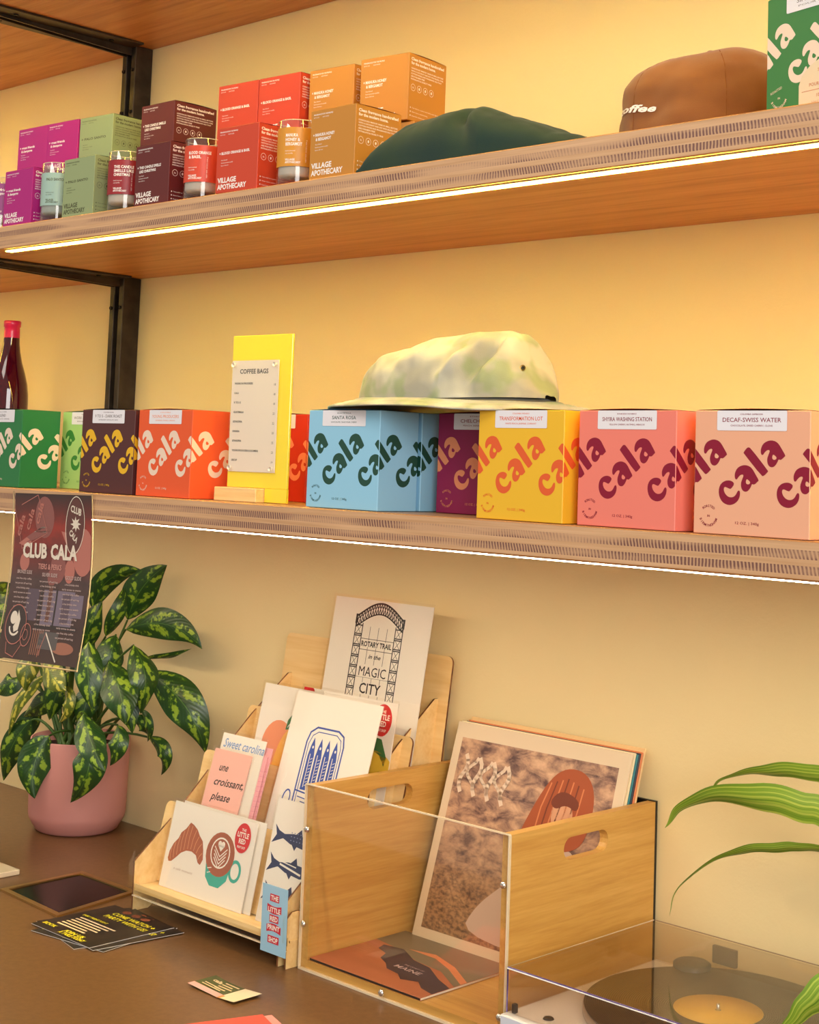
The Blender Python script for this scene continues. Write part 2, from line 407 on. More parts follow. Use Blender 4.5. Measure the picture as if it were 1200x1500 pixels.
def coffee_box(x, y, yaw, body, ink, name, label, sub='', top='', z=.6, extra=None, inkname=None, lblink=None, w=BW):
    r = thing('coffee_box', label, 'box', (x, y, z), radians(yaw), 'cala coffee boxes')
    m = MB(); m.box(0, w, 0, BD, .0004, BH, body, bev=.0007)
    # tuck lid: a slightly bowed flap lying on top
    m.grid(lambda a, b_: (.001+a*(w-.002), .001+b_*(BD-.002), BH+.0004+.0016*sin(pi*a)*(1-b_*.4)), 10, 4, body)
    Wm, Hm, Dm = w*1000, BH*1000, BD*1000
    fr = Art(m, plane((0, 0, 0), (1, 0, 0), (0, 0, 1)), (.8, Wm-.6, .8, Hm-.6))
    sd = Art(m, plane((w, -w, 0), (0, 1, 0), (0, 0, 1)), (Wm+.6, Wm+Dm-.8, .8, Hm-.6))
    for k in (-2, -1, 0, 1, 2):
        ps = [[(p[0]+66.3*k, p[1]) for p in tr] for tr in LOGO]
        fr.add(ps, ink); sd.add(ps, ink)
    if extra: extra(fr)
    fr.up()
    fr.arctext('ROASTED', 18, 18.5, 8.6, 90, 13, 2.4, ink, bold=.01) if not extra else None
    fr.text('IN', 18, 17.2, 2.2, ink, align='c', bold=.01)
    fr.arctext('BIRMINGHAM', 18, 18.5, 11, -90, 15, 2.6, ink, inside=True, bold=.01)
    if not extra: fr.text('12 OZ. | 340g', 63, 11.5, 2.6, ink, w=27, align='c')
    m.build('carton', r)
    m = MB()
    s_ = Art(m, plane((0, 0, 0), (1, 0, 0), (0, 0, 1)), (0, Wm, 0, Hm), .00015); s_.k = 3
    s_.rect(26.5, 104, 106.5, Hm-.1, M_sticker, 1.5)
    s_.up(); li = lblink or ink
    s_.text(name, 66.5, 112.6, 4.3, li, w=min(67, 4.4*len(name)), align='c', bold=.004)
    s_.text(top, 66.5, 119.6, 1.5, li, w=26, align='c')
    s_.text(sub, 66.5, 108.2, 1.7, li, w=48, align='c')
    o = m.build('product_label', r); o['label'] = 'white product label reading '+name.lower()
    return r
INK = dict(cream=mat('ink_cream', (244, 218, 196), .5), dgreen=mat('ink_green', (52, 134, 56), .5), gold=mat('ink_gold', (238, 184, 32), .5),
    coral=mat('ink_coral', (246, 150, 104), .5), forest=mat('ink_forest', (28, 74, 60), .5), orange=mat('ink_orange', (232, 96, 44), .5), wine=mat('ink_wine', (140, 0, 46), .5),
    greytxt=mat('ink_grey', (120, 110, 112), .6))
Z1 = .6002
coffee_box(-2.2875, -.362, -3, board('card_green', (34, 122, 66)), INK['cream'], 'BLEND', 'green coffee box with cream letters, leftmost on the lower shelf under the wine bottle', 'CHOCOLATE, CARAMEL', 'CALA COFFEE', Z1, lblink=INK['greytxt'])
coffee_box(-2.1655, -.288, 0, board('card_light_green', (172, 216, 130)), INK['dgreen'], 'WORK IN PROGRESS', 'pale green coffee box with green letters, set back between green and brown boxes', 'BRIGHT, SWEET', 'CALA COFFEE', Z1, lblink=INK['greytxt'])
coffee_box(-1.9925, -.3655, 1, board('card_brown', (84, 40, 40)), INK['gold'], '9 TO 5 - DARK ROAST', 'dark brown coffee box with yellow letters', 'BITTERSWEET CHOCOLATE, MAPLE', 'COLOMBIA BRAZIL', Z1, lblink=INK['greytxt'])
coffee_box(-1.8525, -.3620, -2, board('card_orange', (238, 92, 44)), INK['cream'], 'YOUNG PRODUCERS', 'bright orange coffee box with pale letters beside the yellow price sign', 'RASPBERRY, PANELA, ORANGE', 'COLOMBIA', Z1, lblink=INK['coral'])
coffee_box(-1.7560, -.238, 0, board('card_red', (206, 46, 16)), INK['coral'], 'SUMATRA', 'red coffee box mostly hidden behind the yellow price sign', 'CEDAR, DARK CHOCOLATE', 'INDONESIA', Z1, w=.132)
coffee_box(-1.4812, -.3633, -.5, board('card_blue', (150, 206, 236)), INK['forest'], 'SANTA ROSA', 'light blue coffee box with dark green letters, front one of the blue pair', 'CHOCOLATE, CANE SUGAR, CHERRY', 'GUATEMALA', Z1)
coffee_box(-1.4790, -.2920, 0, board('card_blue', (150, 206, 236)), INK['forest'], 'SANTA ROSA', 'light blue coffee box standing behind the front blue one', 'CHOCOLATE, CANE SUGAR, CHERRY', 'GUATEMALA', Z1)
coffee_box(-1.3255, -.2850, 0, board('card_purple', (150, 18, 76)), INK['coral'], 'CHELCHELE, G1', 'deep magenta coffee box with coral letters, half hidden behind the yellow box', 'PEACH, BERRY, HONEY', 'ETHIOPIA', Z1, lblink=INK['wine'])
coffee_box(-1.1850, -.3660, -3.2, board('card_yellow', (244, 190, 44)), INK['orange'], 'TRANSFORMATION LOT', 'golden yellow coffee box with orange letters', 'WHITE PEACH, JASMINE, CURRANT', 'COLOMBIA MONDO', Z1)
coffee_box(-1.0385, -.3660, -3, board('card_salmon', (244, 132, 116)), INK['wine'], 'SHYIRA WASHING STATION', 'salmon pink coffee box with wine red letters', 'YELLOW CHERRY, NUTMEG, HIBISCUS', 'RWANDA NYABIHU', Z1)
coffee_box(-.8860, -.3700, -.5, board('card_peach', (240, 176, 142)), INK['wine'], 'DECAF-SWISS WATER', 'pale peach coffee box with wine red letters, rightmost on the lower shelf', 'CHOCOLATE, DRIED CHERRY, CLOVE', 'COLOMBIA GAMBODIA', Z1)
M_cupc = mat('ink_cup', (214, 128, 82), .5); M_crm = mat('art_cream', (238, 214, 178), .5)
def pour(fr):
    fr.up(); pts = [(44, 0), (44, 26), (48, 36), (58, 44), (72, 50), (96, 54), (110, 66), (140, 74), (140, 0)]
    fr.poly(pts, M_crm); fr.up()
    for i, t_ in enumerate(('SINGLE', 'SERVE', 'POUR OVER')): fr.text(t_, 84, 37-i*7, 3.4, M_cupc, align='r', bold=.01)
    fr.rect(48, 18.6, 84, 19.2, M_cupc); fr.text('10 BAGS', 84, 11.5, 3.4, M_cupc, align='r', bold=.01); fr.text('5.3oz (15.1g) EACH', 84, 6, 2, M_cupc, align='r')
    fr.poly([(94, 36), (98, 14), (116, 14), (122, 36)], M_cupc); fr.up(); fr.poly([(97, 33), (100, 16), (114, 16), (119, 33)], M_crm)
    fr.up(); fr.poly([(96, 37), (100, 44), (104, 40), (110, 46), (114, 40), (122, 42), (120, 35), (96, 34)], mat('ink_coffee', (150, 66, 34), .5))
    fr.text('ROASTED', 7, 23, 2.6, INK['cream'], rot=18)
gb = coffee_box(-.8290, -.3380, -12, board('card_single_green', (52, 126, 62)), INK['cream'], 'SINGLE SERVE', 'green single serve coffee box at the right end of the middle shelf beside the cap', 'POUR OVER', 'CALA COFFEE', 1.0247, extra=pour, lblink=INK['greytxt'])

# ------------------------------------------------------------------ candle boxes
CW, CH = .084, .0925
def candle_box(x, y, yaw, z, rgb, ink, lines, label, cname, w=CW):
    body = mat('card_'+cname, rgb, .48)
    r = thing('candle_box', label, 'box', (x, y, z), radians(yaw), 'village apothecary candle boxes')
    m = MB(); m.box(0, w, 0, w, .0003, CH-.0006, body, bev=.0006)
    m.grid(lambda a, b_: (.0008+a*(w-.0016), .0008+b_*(w-.0016), CH-.0006+.0003+.0012*sin(pi*b_)*a), 4, 8, body)
    W_ = w*1000
    a = Art(m, plane((0, 0, 0), (1, 0, 0), (0, 0, 1)), (.6, W_-.6, .6, 92))
    a.text('FRAGRANCE FOR THE PEOPLE', 5.5, 85, 1.9, ink, w=36, bold=.02); a.text('NET WT. 8 OZ', 5.5, 81.4, 1.5, ink, w=10); a.text('HAND POURED', 22, 81.4, 1.5, ink, w=12)
    if len(lines) == 1: a.text('+ '+lines[0], 5.5, 54, 3.7, ink, w=62, bold=.03)
    else:
        a.text('+ '+lines[0], 5.5, 57, 3.9, ink, w=2.9*(len(lines[0])+2), bold=.03); a.text(lines[1], 10.5, 51, 3.9, ink, w=2.9*len(lines[1]), bold=.03)
    for i, (q, wq) in enumerate((('Soy blend', 12), ('hand poured candle', 24), ('burn 50 hrs', 15))): a.text(q, 10, 45.5-i*3.8, 1.6, ink, w=wq)
    a.text('VILLAGE', 4, 14.5, 6.9, ink, w=38, bold=.035); a.text('APOTHECARY', 4, 5.2, 6.9, ink, w=59, bold=.035)
    s = Art(m, plane((w, 0, 0), (0, 1, 0), (0, 0, 1)), (.6, W_-.6, .6, 92))
    s.text('Clean fragrance handcrafted', 5, 83, 3.8, ink, w=73, bold=.035); s.text('for the modern home.', 5, 77.4, 3.8, ink, w=54, bold=.035)
    for i, q in enumerate(('CONSCIOUSLY MADE BY HAND IN SMALL BATCHES', 'WITH A COCONUT AND SOY WAX BLEND, PURE', 'COTTON WICKS AND FRAGRANCE OILS THAT', 'ARE PARABEN FREE', 'PHTHALATE & CRUELTY FREE')):
        s.text(q, 5, 71-i*3.7, 1.9, ink, w=min(72, 1.9*len(q)), bold=.02)
    for i in range(4):
        s.ring(10.5+i*13.5, 46, 4.6, 4.6, .5, ink, 18); s.text('8h', 10.5+i*13.5, 44.6, 2.4, ink, align='c') if i == 0 else s.ell(10.5+i*13.5, 46, 1.5, 2, ink, n=8)
    for i, q in enumerate(('Trim wick to a quarter inch before each lighting', 'Never leave a candle burning', 'Keep from children and pets')):
        s.ell(6, 18-i*5.4, 1, 1, ink, n=8); s.text(q, 9, 17.2-i*5.4, 1.7, ink, w=1.25*len(q))
    o = m.build('carton', r)
    return r
wht = mat('print_white', (250, 240, 232), .5); dk = mat('print_dark_olive', (84, 88, 58), .5)
MAG, SAGE, BRN, BOR, HON = (176, 26, 122), (148, 162, 116), (98, 30, 30), (204, 66, 38), (198, 132, 46)
SAGES = (146, 168, 128)
ZA = 1.0246; ZB = ZA+CH+.0012
L = 'candle box'
def CB(x, y, yaw, z, rgb, ink, lines, label, cname): return candle_box(x, y, yaw, z, rgb, ink, lines, label, cname)
tm = ['great friends', '& champagne']; ts = ['PALO SANTO']; tb = ['THIS CANDLE SMELLS', 'LIKE CHRISTMAS']; to = ['BLOOD ORANGE & BASIL']; th = ['MANUKA HONEY', '& BERGAMOT']
# lower row (front) and their supports set back behind the jars
CB(-2.2490, -.3700, 0, ZA, MAG, wht, tm, 'magenta candle box on the shelf, front one at the far left', 'magenta')
CB(-2.0745, -.3700, 0, ZA, SAGE, dk, ts, 'sage green candle box in the lower row between two jars', 'sage')
CB(-1.8890, -.3660, 0, ZA, BRN, wht, tb, 'dark maroon candle box in the lower row', 'maroon')
CB(-1.6850, -.3740, 3, ZA, BOR, wht, to, 'red orange candle box in the lower row beside the honey jar', 'blood_orange')
CB(-1.4945, -.3700, 1, ZA, HON, wht, th, 'honey brown candle box in the lower row, partly behind the green cloth', 'honey')
CB(-2.2700, -.2700, 0, ZA, MAG, wht, tm, 'magenta candle box tucked behind the front magenta one', 'magenta')
CB(-2.1100, -.2700, 3, ZA, SAGE, dk, ts, 'sage candle box set back behind the pale green jar', 'sage')
CB(-1.9770, -.2700, 0, ZA, BRN, wht, tb, 'maroon candle box set back behind the dark red jar', 'maroon')
CB(-1.7950, -.2760, 3, ZA, BOR, wht, to, 'red orange candle box set back behind the red candle jar', 'blood_orange')
CB(-1.6050, -.2680, 4, ZA, HON, wht, th, 'honey candle box set back behind the amber jar', 'honey')
CB(-1.5030, -.2620, 6, ZA, HON, wht, th, 'honey candle box under the top right honey box, just visible above the cloth', 'honey')
# upper row
CB(-2.3330, -.2995, 2.5, ZB, MAG, wht, tm, 'magenta candle box in the top row, leftmost of all', 'magenta')
CB(-2.2480, -.2959, 3.5, ZB, MAG, wht, tm, 'magenta candle box in the top row, next to the sage one', 'magenta')
CB(-2.1630, -.2880, 5, ZB, SAGE, dk, ts, 'sage green candle box on top, beside the steel upright', 'sage')
CB(-2.0031, -.2795, 1, ZB, BRN, wht, tb, 'dark maroon candle box on top of the lower maroon one', 'maroon')
CB(-1.7960, -.2892, 4.3, ZB, BOR, wht, to, 'red orange candle box in the top row, left of the pair', 'blood_orange')
CB(-1.7105, -.2828, 4, ZB, BOR, wht, to, 'red orange candle box in the top row, right of the pair', 'blood_orange')
CB(-1.6155, -.2688, 5.2, ZB, HON, wht, th, 'honey candle box in the top row, next to the red orange pair', 'honey')
CB(-1.5114, -.2680, 6.6, ZB, HON, wht, th, 'honey candle box in the top row, rightmost of all', 'honey')

# ------------------------------------------------------------------ candle jars
M_rim = mat('glass_rim', (236, 230, 214), .1, coat=.5)
def jar(x, y, rgb, ink, lines, label, a0, wax=(240, 226, 206), Hh=.090):
    r = thing('candle_jar', label, 'candle', (x, y, 1.0247), 0, 'glass tumbler candles')
    R_ = .0272
    m = MB(); m.lathe([(0, 0), (R_-.003, 0), (R_-.0006, .0015), (R_, .005), (R_, Hh-.0006), (R_-.0008, Hh), (R_-.0016, Hh-.0006), (R_-.0018, .016), (R_-.004, .0125), (0, .0115)], M_tumbler, 56)
    m.build('glass', r)
    m = MB(); m.lathe([(R_-.0017, Hh-.0010), (R_-.0008, Hh+.0001), (R_, Hh-.0010)], M_rim, 48); m.build('rim', r); m = MB(); m.lathe([(R_-.004, .0005), (R_+.0001, .0012), (R_-.003, .0022)], M_rim, 48); m.build('base_ring', r)
    m = MB(); m.lathe([(0, .013), (R_-.0045, .0135), (R_-.0024, .017), (R_-.0024, .066), (0, .0655)], mat('wax_'+label.split()[0], wax, .5), 40); 
    wx = m.build('wax', r)
    m = MB(); m.tube([(0, 0, .065), (.0004, 0, .072), (.001, .0003, .078)], .0007, mat('wick', (230, 220, 200), .8), 6); m.build('wick', wx)
    m = MB(); lb = mat('jar_label_'+label.split()[0], rgb, .45)
    RL = R_+.0002
    def cyl(u, v, k): a = radians(a0)+u/RL; return (cos(a)*(RL+k), sin(a)*(RL+k), v)
    m.grid(lambda a, b_: cyl((a-.5)*.150, .026+b_*.053, 0), 48, 1, lb)
    A = Art(m, cyl)
    for i, q in enumerate(lines): A.text(q, -14, 66-i*6, 4.2, ink, w=2.9*len(q), bold=.03)
    A.text('hand poured', -14, 46, 1.8, ink, w=14); A.text('soy candle', -14, 42.5, 1.8, ink, w=11)
    A.text('VILLAGE', -14, 33.5, 2.8, ink, w=14, bold=.03); A.text('APOTHECARY', -14, 29.8, 2.8, ink, w=22, bold=.03)
    A.text('NET WT. 8 OZ | 226 g', 16, 32, 1.6, ink, w=30, rot=90)
    m.build('jar_label', r)
VD = -48
jar(-2.3050, -.340, (150, 60, 130), wht, tm, 'plum candle jar at the far left edge of the middle shelf', VD)
jar(-2.1355, -.340, (158, 186, 176), dk, ts, 'pale sage candle jar between the magenta and sage boxes', VD, (190, 200, 190), .096)
jar(-1.9495, -.340, (150, 30, 40), wht, ['THIS CANDLE', 'SMELLS LIKE', 'CHRISTMAS'], 'crimson candle jar between the sage and maroon boxes', VD, Hh=.093)
jar(-1.7615, -.338, (214, 72, 46), wht, ['BLOOD ORANGE', '& BASIL'], 'vermilion candle jar beside the front red orange box', VD-10)
jar(-1.5560, -.338, (216, 146, 44), wht, ['MANUKA', 'HONEY &', 'BERGAMOT'], 'amber candle jar between the red orange and honey boxes', VD)
# ------------------------------------------------------------------ soft goods
def interp(tab, x):
    if x <= tab[0][0]: return tab[0][1]
    for (a, b_), (c, d) in zip(tab, tab[1:]):
        if x <= c: q = (x-a)/(c-a); return b_+(d-b_)*q
    return tab[-1][1]
def nz(p, s, a): return a*noise.fractal(Vector(p)*s, 1.0, 2.0, 3)

M_cloth = mat('green_cotton', (16, 52, 44), .9, sheen=.08)
t = NT(M_cloth); f1 = t.noise(t.coord('Object'), 14, 3); t.color(t.mix(f1, (10, 44, 44), (40, 62, 34))); t.bump(t.noise(t.coord('Object'), 900, 2), .25, .0006)
CP = [(-1.4040,-.366,1.0285),(-1.3980,-.364,1.0321),(-1.392,-.355,1.0449),(-1.3842,-.345,1.0563),(-1.3714,-.335,1.0672),(-1.3458,-.315,1.087),(-1.3117,-.3,1.1000),(-1.2608,-.295,1.1035),(-1.2357,-.295,1.0971),(-1.2077,-.295,1.0865),(-1.1727,-.295,1.0739),(-1.1386,-.295,1.0617),(-1.1228,-.295,1.0531),(-1.0932,-.295,1.0440),(-1.07,-.297,1.0255)]
CH_ = [(q[0], q[2]) for q in CP]; CY_ = [(q[0], q[1]) for q in CP]
def cloth_y(a, x, b_):
    yr = interp(CY_, x); yf = max(-.371, yr-.078*min(1, a*9+.08)*(1-.55*max(0, a-.6)/.4)); yb = yr+.075*min(1, a*4+.1)*(1-.5*max(0, a-.6)/.4)
    q = -cos(pi*b_); return yr+(yb-yr)*q if q > 0 else yr+(yr-yf)*q
def cloth(a, b_):
    x = -1.4040+a*.334
    h = interp(CH_, x)-1.0246
    al = pi*b_
    y = cloth_y(a, x, b_)
    zz = h*sin(al)**.62
    d = nz((x, y*1.4, 1), 14, .005)*sin(al)
    cx_ = (x+1.235+.5*(zz-.04))/.012; d -= .016*math.exp(-cx_*cx_)*math.exp(-((b_-.24)/.13)**2)
    c2 = (x+1.205+.9*(zz-.03))/.016; d += .008*math.exp(-c2*c2)*math.exp(-((b_-.24)/.11)**2)
    c3 = (x+1.325-.5*(zz-.03))/.025; d -= .005*math.exp(-c3*c3)*math.exp(-((b_-.30)/.2)**2)
    n = Vector((0, -cos(al), sin(al)))
    p = Vector((x, y, 1.0252+zz))+n*d*min(1, a*10)
    p.z = max(p.z, 1.0250); return p
m = MB(); m.grid(cloth, 120, 50, M_cloth)
o = m.build('folded_garment'); tag(o, 'dark green folded cotton garment lying crumpled beside the honey candle boxes', 'clothing')
# give it an under side so it is a solid heap
m = MB(); m.grid(lambda a, b_: Vector((-1.4040+a*.334, cloth_y(a, -1.4040+a*.334, b_), 1.0249)), 30, 8, M_cloth); q = m.build('bottom_layer', o)

# brown cap
M_cap = mat('brown_cotton', (128, 74, 26), .85, sheen=.25)
t = NT(M_cap); t.color(t.mix(t.noise(t.coord('Object'), 12, 3), (112, 62, 22), (146, 88, 34))); t.bump(t.noise(t.coord('Object'), 900, 2), .25, .0006)
CZ = [(0, 0), (.12, .030), (.25, .062), (.4, .092), (.55, .113), (.7, .123), (.85, .127), (1, .128)]
CAPX, CAPY = -1.012, -.165
def cap_pt(a, b_, lift=0):
    th = 2*pi*a
    rr = (1-b_)**.5 if b_ < 1 else 0
    rr = sqrt(max(0, 1-(b_)**2.6))**.75
    z = .127*b_**.9
    p = Vector((CAPX+(.118*rr)*cos(th), CAPY+.108*rr*sin(th), 1.0250+z*1.05))
    p += Vector((cos(th), sin(th), .2))*(nz((p.x, p.y, p.z), 13, .010)*(b_*(1-b_)*4)**.5)
    p.z += .006*cos(th*2)*b_
    # soft dent across the front panel
    p += Vector((-.4, .8, 0))*.012*math.exp(-((p.x+1.085)/.018)**2-((p.z-1.085)/.022)**2)*(1 if sin(th) < 0 else 0)
    return p+Vector((cos(th), sin(th), .3)).normalized()*lift
cap = thing('baseball_cap', 'brown cotton cap with white script embroidery beside the green box', 'cap', (0, 0, 0))
m = MB(); m.grid(lambda a, b_: cap_pt(a, b_), 72, 28, M_cap); m.build('crown', cap)
m = MB()
for k in range(3):
    a = k/6+.03
    for hh in (a, a+.5): m.tube([cap_pt(hh, b_/14, -.0002) for b_ in range(0, 14)], .0006, mat('cap_stitch', (124, 70, 26), .9), 5)
m.build('seam', cap)
m = MB(); m.lathe([(0, .006), (.004, .005), (.007, .001), (.007, -.002)], M_cap, 16, (CAPX, CAPY, 1.0250+.134)); m.build('top_button', cap)
m = MB()   # brim, pointing away to the right behind the box
def brim(a, b_):
    th = (a-.5)*2.2+.35; r0 = .114; r1 = r0+.058*cos((a-.5)*2.9)*b_
    return Vector((CAPX+r1*cos(th), CAPY+r1*sin(th)*.98, 1.0270+.008*cos((a-.5)*3)*(1)))
m.grid(brim, 30, 6, M_cap); m.grid(lambda a, b_: brim(a, b_)-Vector((0, 0, .0018)), 30, 6, M_cap); m.build('brim', cap)
m = MB()
def capsurf(u, v, k): return cap_pt((236+u*1000*.9)/360, (v)/.127, .0016+k)
A = Art(m, capsurf)
A.text('coffee', 0, 45, 8, wht, w=34, bold=.03, shear=.3, rot=-3)
m.build('embroidery', cap)

# bucket hat
M_hat = mat('tie_dye_cotton', (216, 208, 164), .85, sheen=.2)
t = NT(M_hat)
n1 = t.noise(t.coord('Object'), 17, 2, .5); n2 = t.noise(t.coord('Object', loc=(3, 1, 2)), 24, 2, .5)
c = t.mix(t.ramp(n1, [(.44, (0, 0, 0)), (.60, (200, 200, 200))]), (196, 192, 174), (136, 130, 116)); c = t.mix(t.ramp(n2, [(.50, (0, 0, 0)), (.60, (190, 190, 190))]), c, (130, 152, 84))
t.color(c); t.bump(t.noise(t.coord('Object'), 800, 2), .25, .0006)
HP = [(-1.446,.742),(-1.438,.754),(-1.4241,.7777),(-1.40,.790),(-1.3826,.7975),(-1.3635,.8060),(-1.3195,.8154),(-1.2509,.820),(-1.2016,.8243),(-1.185,.8215),(-1.172,.806),(-1.168,.785),(-1.155,.7645),(-1.146,.7499),(-1.140,.742)]
ZH = .7385
def hat_pt(a, b_, lift=0):
    x = -1.446+.306*a; al = pi*b_
    e = max(0.02, 1-abs(2*a-1)**2.4)**.5
    y = -.292-.070*cos(al)*e
    H = interp(HP, x)-ZH
    z = ZH+max(0, H)*sin(al)**.62+.006*(1-b_)*(a-.5)
    d = nz((x, y, z), 17, .012)*sin(al)**.5*(1-.75*sin(al)**6)
    k1 = (x+1.215-.45*(z-.77))/.010; d -= .017*math.exp(-k1*k1)*math.exp(-((z-.785)/.03)**2)
    k2 = (x+1.255-.9*(z-.76))/.014; d += .010*math.exp(-k2*k2)*math.exp(-((z-.78)/.03)**2)
    k3 = (z-.797+.12*(x+1.2))/.007; d -= .005*math.exp(-k3*k3)*math.exp(-((x+1.235)/.035)**2)
    return Vector((x, y, z))+Vector((.0, -cos(al), sin(al)))*(d*min(1, max(0, (z-ZH)/.012))+lift)
hat = thing('bucket_hat', 'pale yellow green tie dye bucket hat crumpled on top of the coffee boxes', 'hat', (0, 0, 0))
m = MB(); m.grid(hat_pt, 96, 48, M_hat); m.build('crown', hat)
def rimpt(ph, r, z):  # superellipse footprint
    c_, s_ = cos(ph), sin(ph)
    return Vector((-1.293+(.150+r)*math.copysign(abs(c_)**.86, c_), -.292+(.071+r*.62)*math.copysign(abs(s_)**.86, s_), z))
def hbrim(a, b_):
    ph = 2*pi*a; out = .047*b_
    wv = .0022*sin(3*ph+1)+.0015*sin(7*ph)
    z0 = ZH+.012+.004*cos(ph-2.6); z1 = .7272+.003*(1+sin(2*ph-.6))*.6+wv*.5
    return rimpt(ph, out-.036+.033*b_, z0+(z1-z0)*b_**.8+.0008*sin(b_*30))
m = MB(); m.grid(hbrim, 96, 14, M_hat); m.grid(lambda a, b_: hbrim(a, b_)-Vector((0, 0, .0018)), 96, 8, M_hat)
m.tube([hbrim(k/96, 1)-Vector((0, 0, .0008)) for k in range(97)], .0014, M_hat, 6, cap=False)
m.build('brim', hat)
m = MB(); m.tube([hbrim(k/96, .40)+Vector((0, 0, .0004)) for k in range(97)], .0009, mat('hat_seam', (120, 108, 74), .9), 6, cap=False); m.build('hat_seam', hat)
m = MB(); q = hat_pt(.925, .30, .001)
m.tube([q, q+Vector((.0006, -.0016, .0004))], .0038, mat('brass_eyelet', (196, 168, 110), .3, .9), 14); m.tube([q+Vector((.0006, -.0017, .0004)), q+Vector((.0007, -.0020, .0005))], .0018, M_black, 10); m.build('eyelet', hat)

# ------------------------------------------------------------------ price sign on the lower shelf
sg = thing('price_sign', 'yellow acrylic price sign with a white coffee bags list in a wooden base', 'sign', (-1.6800, -.3300, .6002), radians(2))
m = MB(); m.box(-.012, .074, -.016, .016, 0, .019, M_birch, bev=.001); m.build('wooden_base', sg)
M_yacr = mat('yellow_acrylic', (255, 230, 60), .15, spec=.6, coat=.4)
_b = M_yacr.node_tree.nodes['Principled BSDF']; _b.inputs['Transmission Weight'].default_value = .12; _b.inputs['Emission Color'].default_value = lin((240, 200, 20)); _b.inputs['Emission Strength'].default_value = .06  # faint emission stands in for light shining through the panel
m = MB(); m.box(-.002, .119, -.0015, .0025, .0195, .2290, M_yacr, bev=.0006); m.box(.076, .119, -.0015, .0025, .0008, .0194, M_yacr); m.build('acrylic_panel', sg)
m = MB(); m.box(.001, .096, -.0032, -.0026, .041, .194, mat('list_paper', (250, 238, 230), .6))
A = Art(m, plane((.001, -.0032, .041), (1, 0, 0), (0, 0, 1)))
tk = mat('print_black', (60, 52, 50), .6)
A.text('COFFEE BAGS', 45, 135, 6.2, tk, w=58, align='c', bold=.02)
for i, (q, pz) in enumerate((('WORK IN PROGRESS', '18'), ('CALA', '18'), ('9 TO 5', '18'), ('GUATEMALA', '22'), ('ETHIOPIA', '22'), ('RWANDA', '20'), ('ETHIOPIA', '22'), ('YOUNG PRODUCERS (COLOMBIA)', '23'), ('DECAF', '19'))):
    A.text(q, 6, 120-i*13.2, 2.6, tk, w=2.35*len(q) if len(q) < 20 else 54, bold=.03); A.text(pz, 90, 118-i*13.2, 3, tk, align='r')
m.build('price_list', sg)
m = MB(); m.box(.0005, .0985, -.0050, -.0036, .0395, .1955, M_acry); m.build('clear_cover', sg)
for (u, v) in ((.006, .046), (.090, .046), (.090, .188), (.006, .188)):
    m = MB(); m.tube([(u, -.0051, v), (u, -.0075, v)], .0030, mat('clear_knob', (240, 234, 224), .2, coat=.5), 12); m.build('standoff_cap', sg)

# wine bottle
wb = thing('wine_bottle', 'red wine bottle with pink foil capsule behind the green coffee box', 'bottle', (-2.617, -.120, .6002))
M_bot = mat('dark_wine_glass', (64, 6, 22), .06, coat=.5)
_b = M_bot.node_tree.nodes['Principled BSDF']; _b.inputs['Emission Color'].default_value = lin((120, 10, 40)); _b.inputs['Emission Strength'].default_value = .04
m = MB(); m.lathe([(0, .004), (.030, 0), (.0365, .003), (.0375, .010), (.0375, .150), (.0370, .165), (.0345, .185), (.0290, .206), (.0225, .226), (.0180, .246), (.0158, .262), (.0150, .275)], M_bot, 48); m.build('glass', wb)
M_foil = mat('pink_foil', (232, 28, 92), .35, coat=.3)
m = MB(); m.lathe([(.0153, .250), (.0150, .285), (.0145, .294), (.0160, .295), (.0163, .304), (.0150, .3065), (0, .307)], M_foil, 40); m.build('foil_capsule', wb)
m = MB(); m.grid(lambda a, b_: (.0378*cos(-2.3+a*2.8), .0378*sin(-2.3+a*2.8), .030+b_*.09), 24, 1, mat('wine_label', (232, 220, 200), .6)); m.build('bottle_label', wb)

# ------------------------------------------------------------------ hanging poster
M_post = mat('poster_print', (70, 36, 34), .5, spec=.3)
t = NT(M_post)
tc = t.n('ShaderNodeTexCoord'); sp = t.n('ShaderNodeSeparateXYZ'); t.l(tc.outputs['UV'], sp.inputs[0]); U_, V_ = sp.outputs[0], sp.outputs[1]
base = t.ramp(V_, [(0, (74, 48, 40)), (.25, (70, 44, 42)), (.48, (88, 62, 62)), (.62, (126, 42, 38)), (.80, (164, 44, 32)), (.9, (104, 30, 28)), (1, (44, 22, 26))])
base = t.mix(t.math('MULTIPLY', t.ramp(t.noise(t.coord('UV', (5, 9, 1)), 1.2, 4), [(.45, (0, 0, 0)), (.7, (255, 255, 255))]), .55), base, (58, 34, 36))
t.color(base); t.bsdf.inputs['Coat Weight'].default_value = .08
PTL, PTR, PBL, PBR = Vector((-2.148, -.3785, .5925)), Vector((-1.9395, -.3785, .5964)), Vector((-2.155, -.392, .3385)), Vector((-1.934, -.392, .3465))
PWm, PHm = 208., 254.
def post(u, v, k=0):
    a, b_ = u/(PWm/1000), v/(PHm/1000)
    p = (PBL.lerp(PBR, a)).lerp(PTL.lerp(PTR, a), b_)
    w_ = 1-b_
    p = p+Vector((0, -1, 0))*(-.010*sin(min(1, w_)*pi))
    return p+Vector((.2, -1, 0)).normalized()*k
ps = thing('hanging_poster', 'dark red club perks poster in a clear sleeve hanging from the lower shelf edge', 'poster', (0, 0, 0))
m = MB(); m.grid(lambda a, b_: post(a*PWm/1000, b_*PHm/1000), 12, 30, M_post)
A = Art(m, post, (1, PWm-1, 1, PHm-1), .00012); A.band = PHm/30
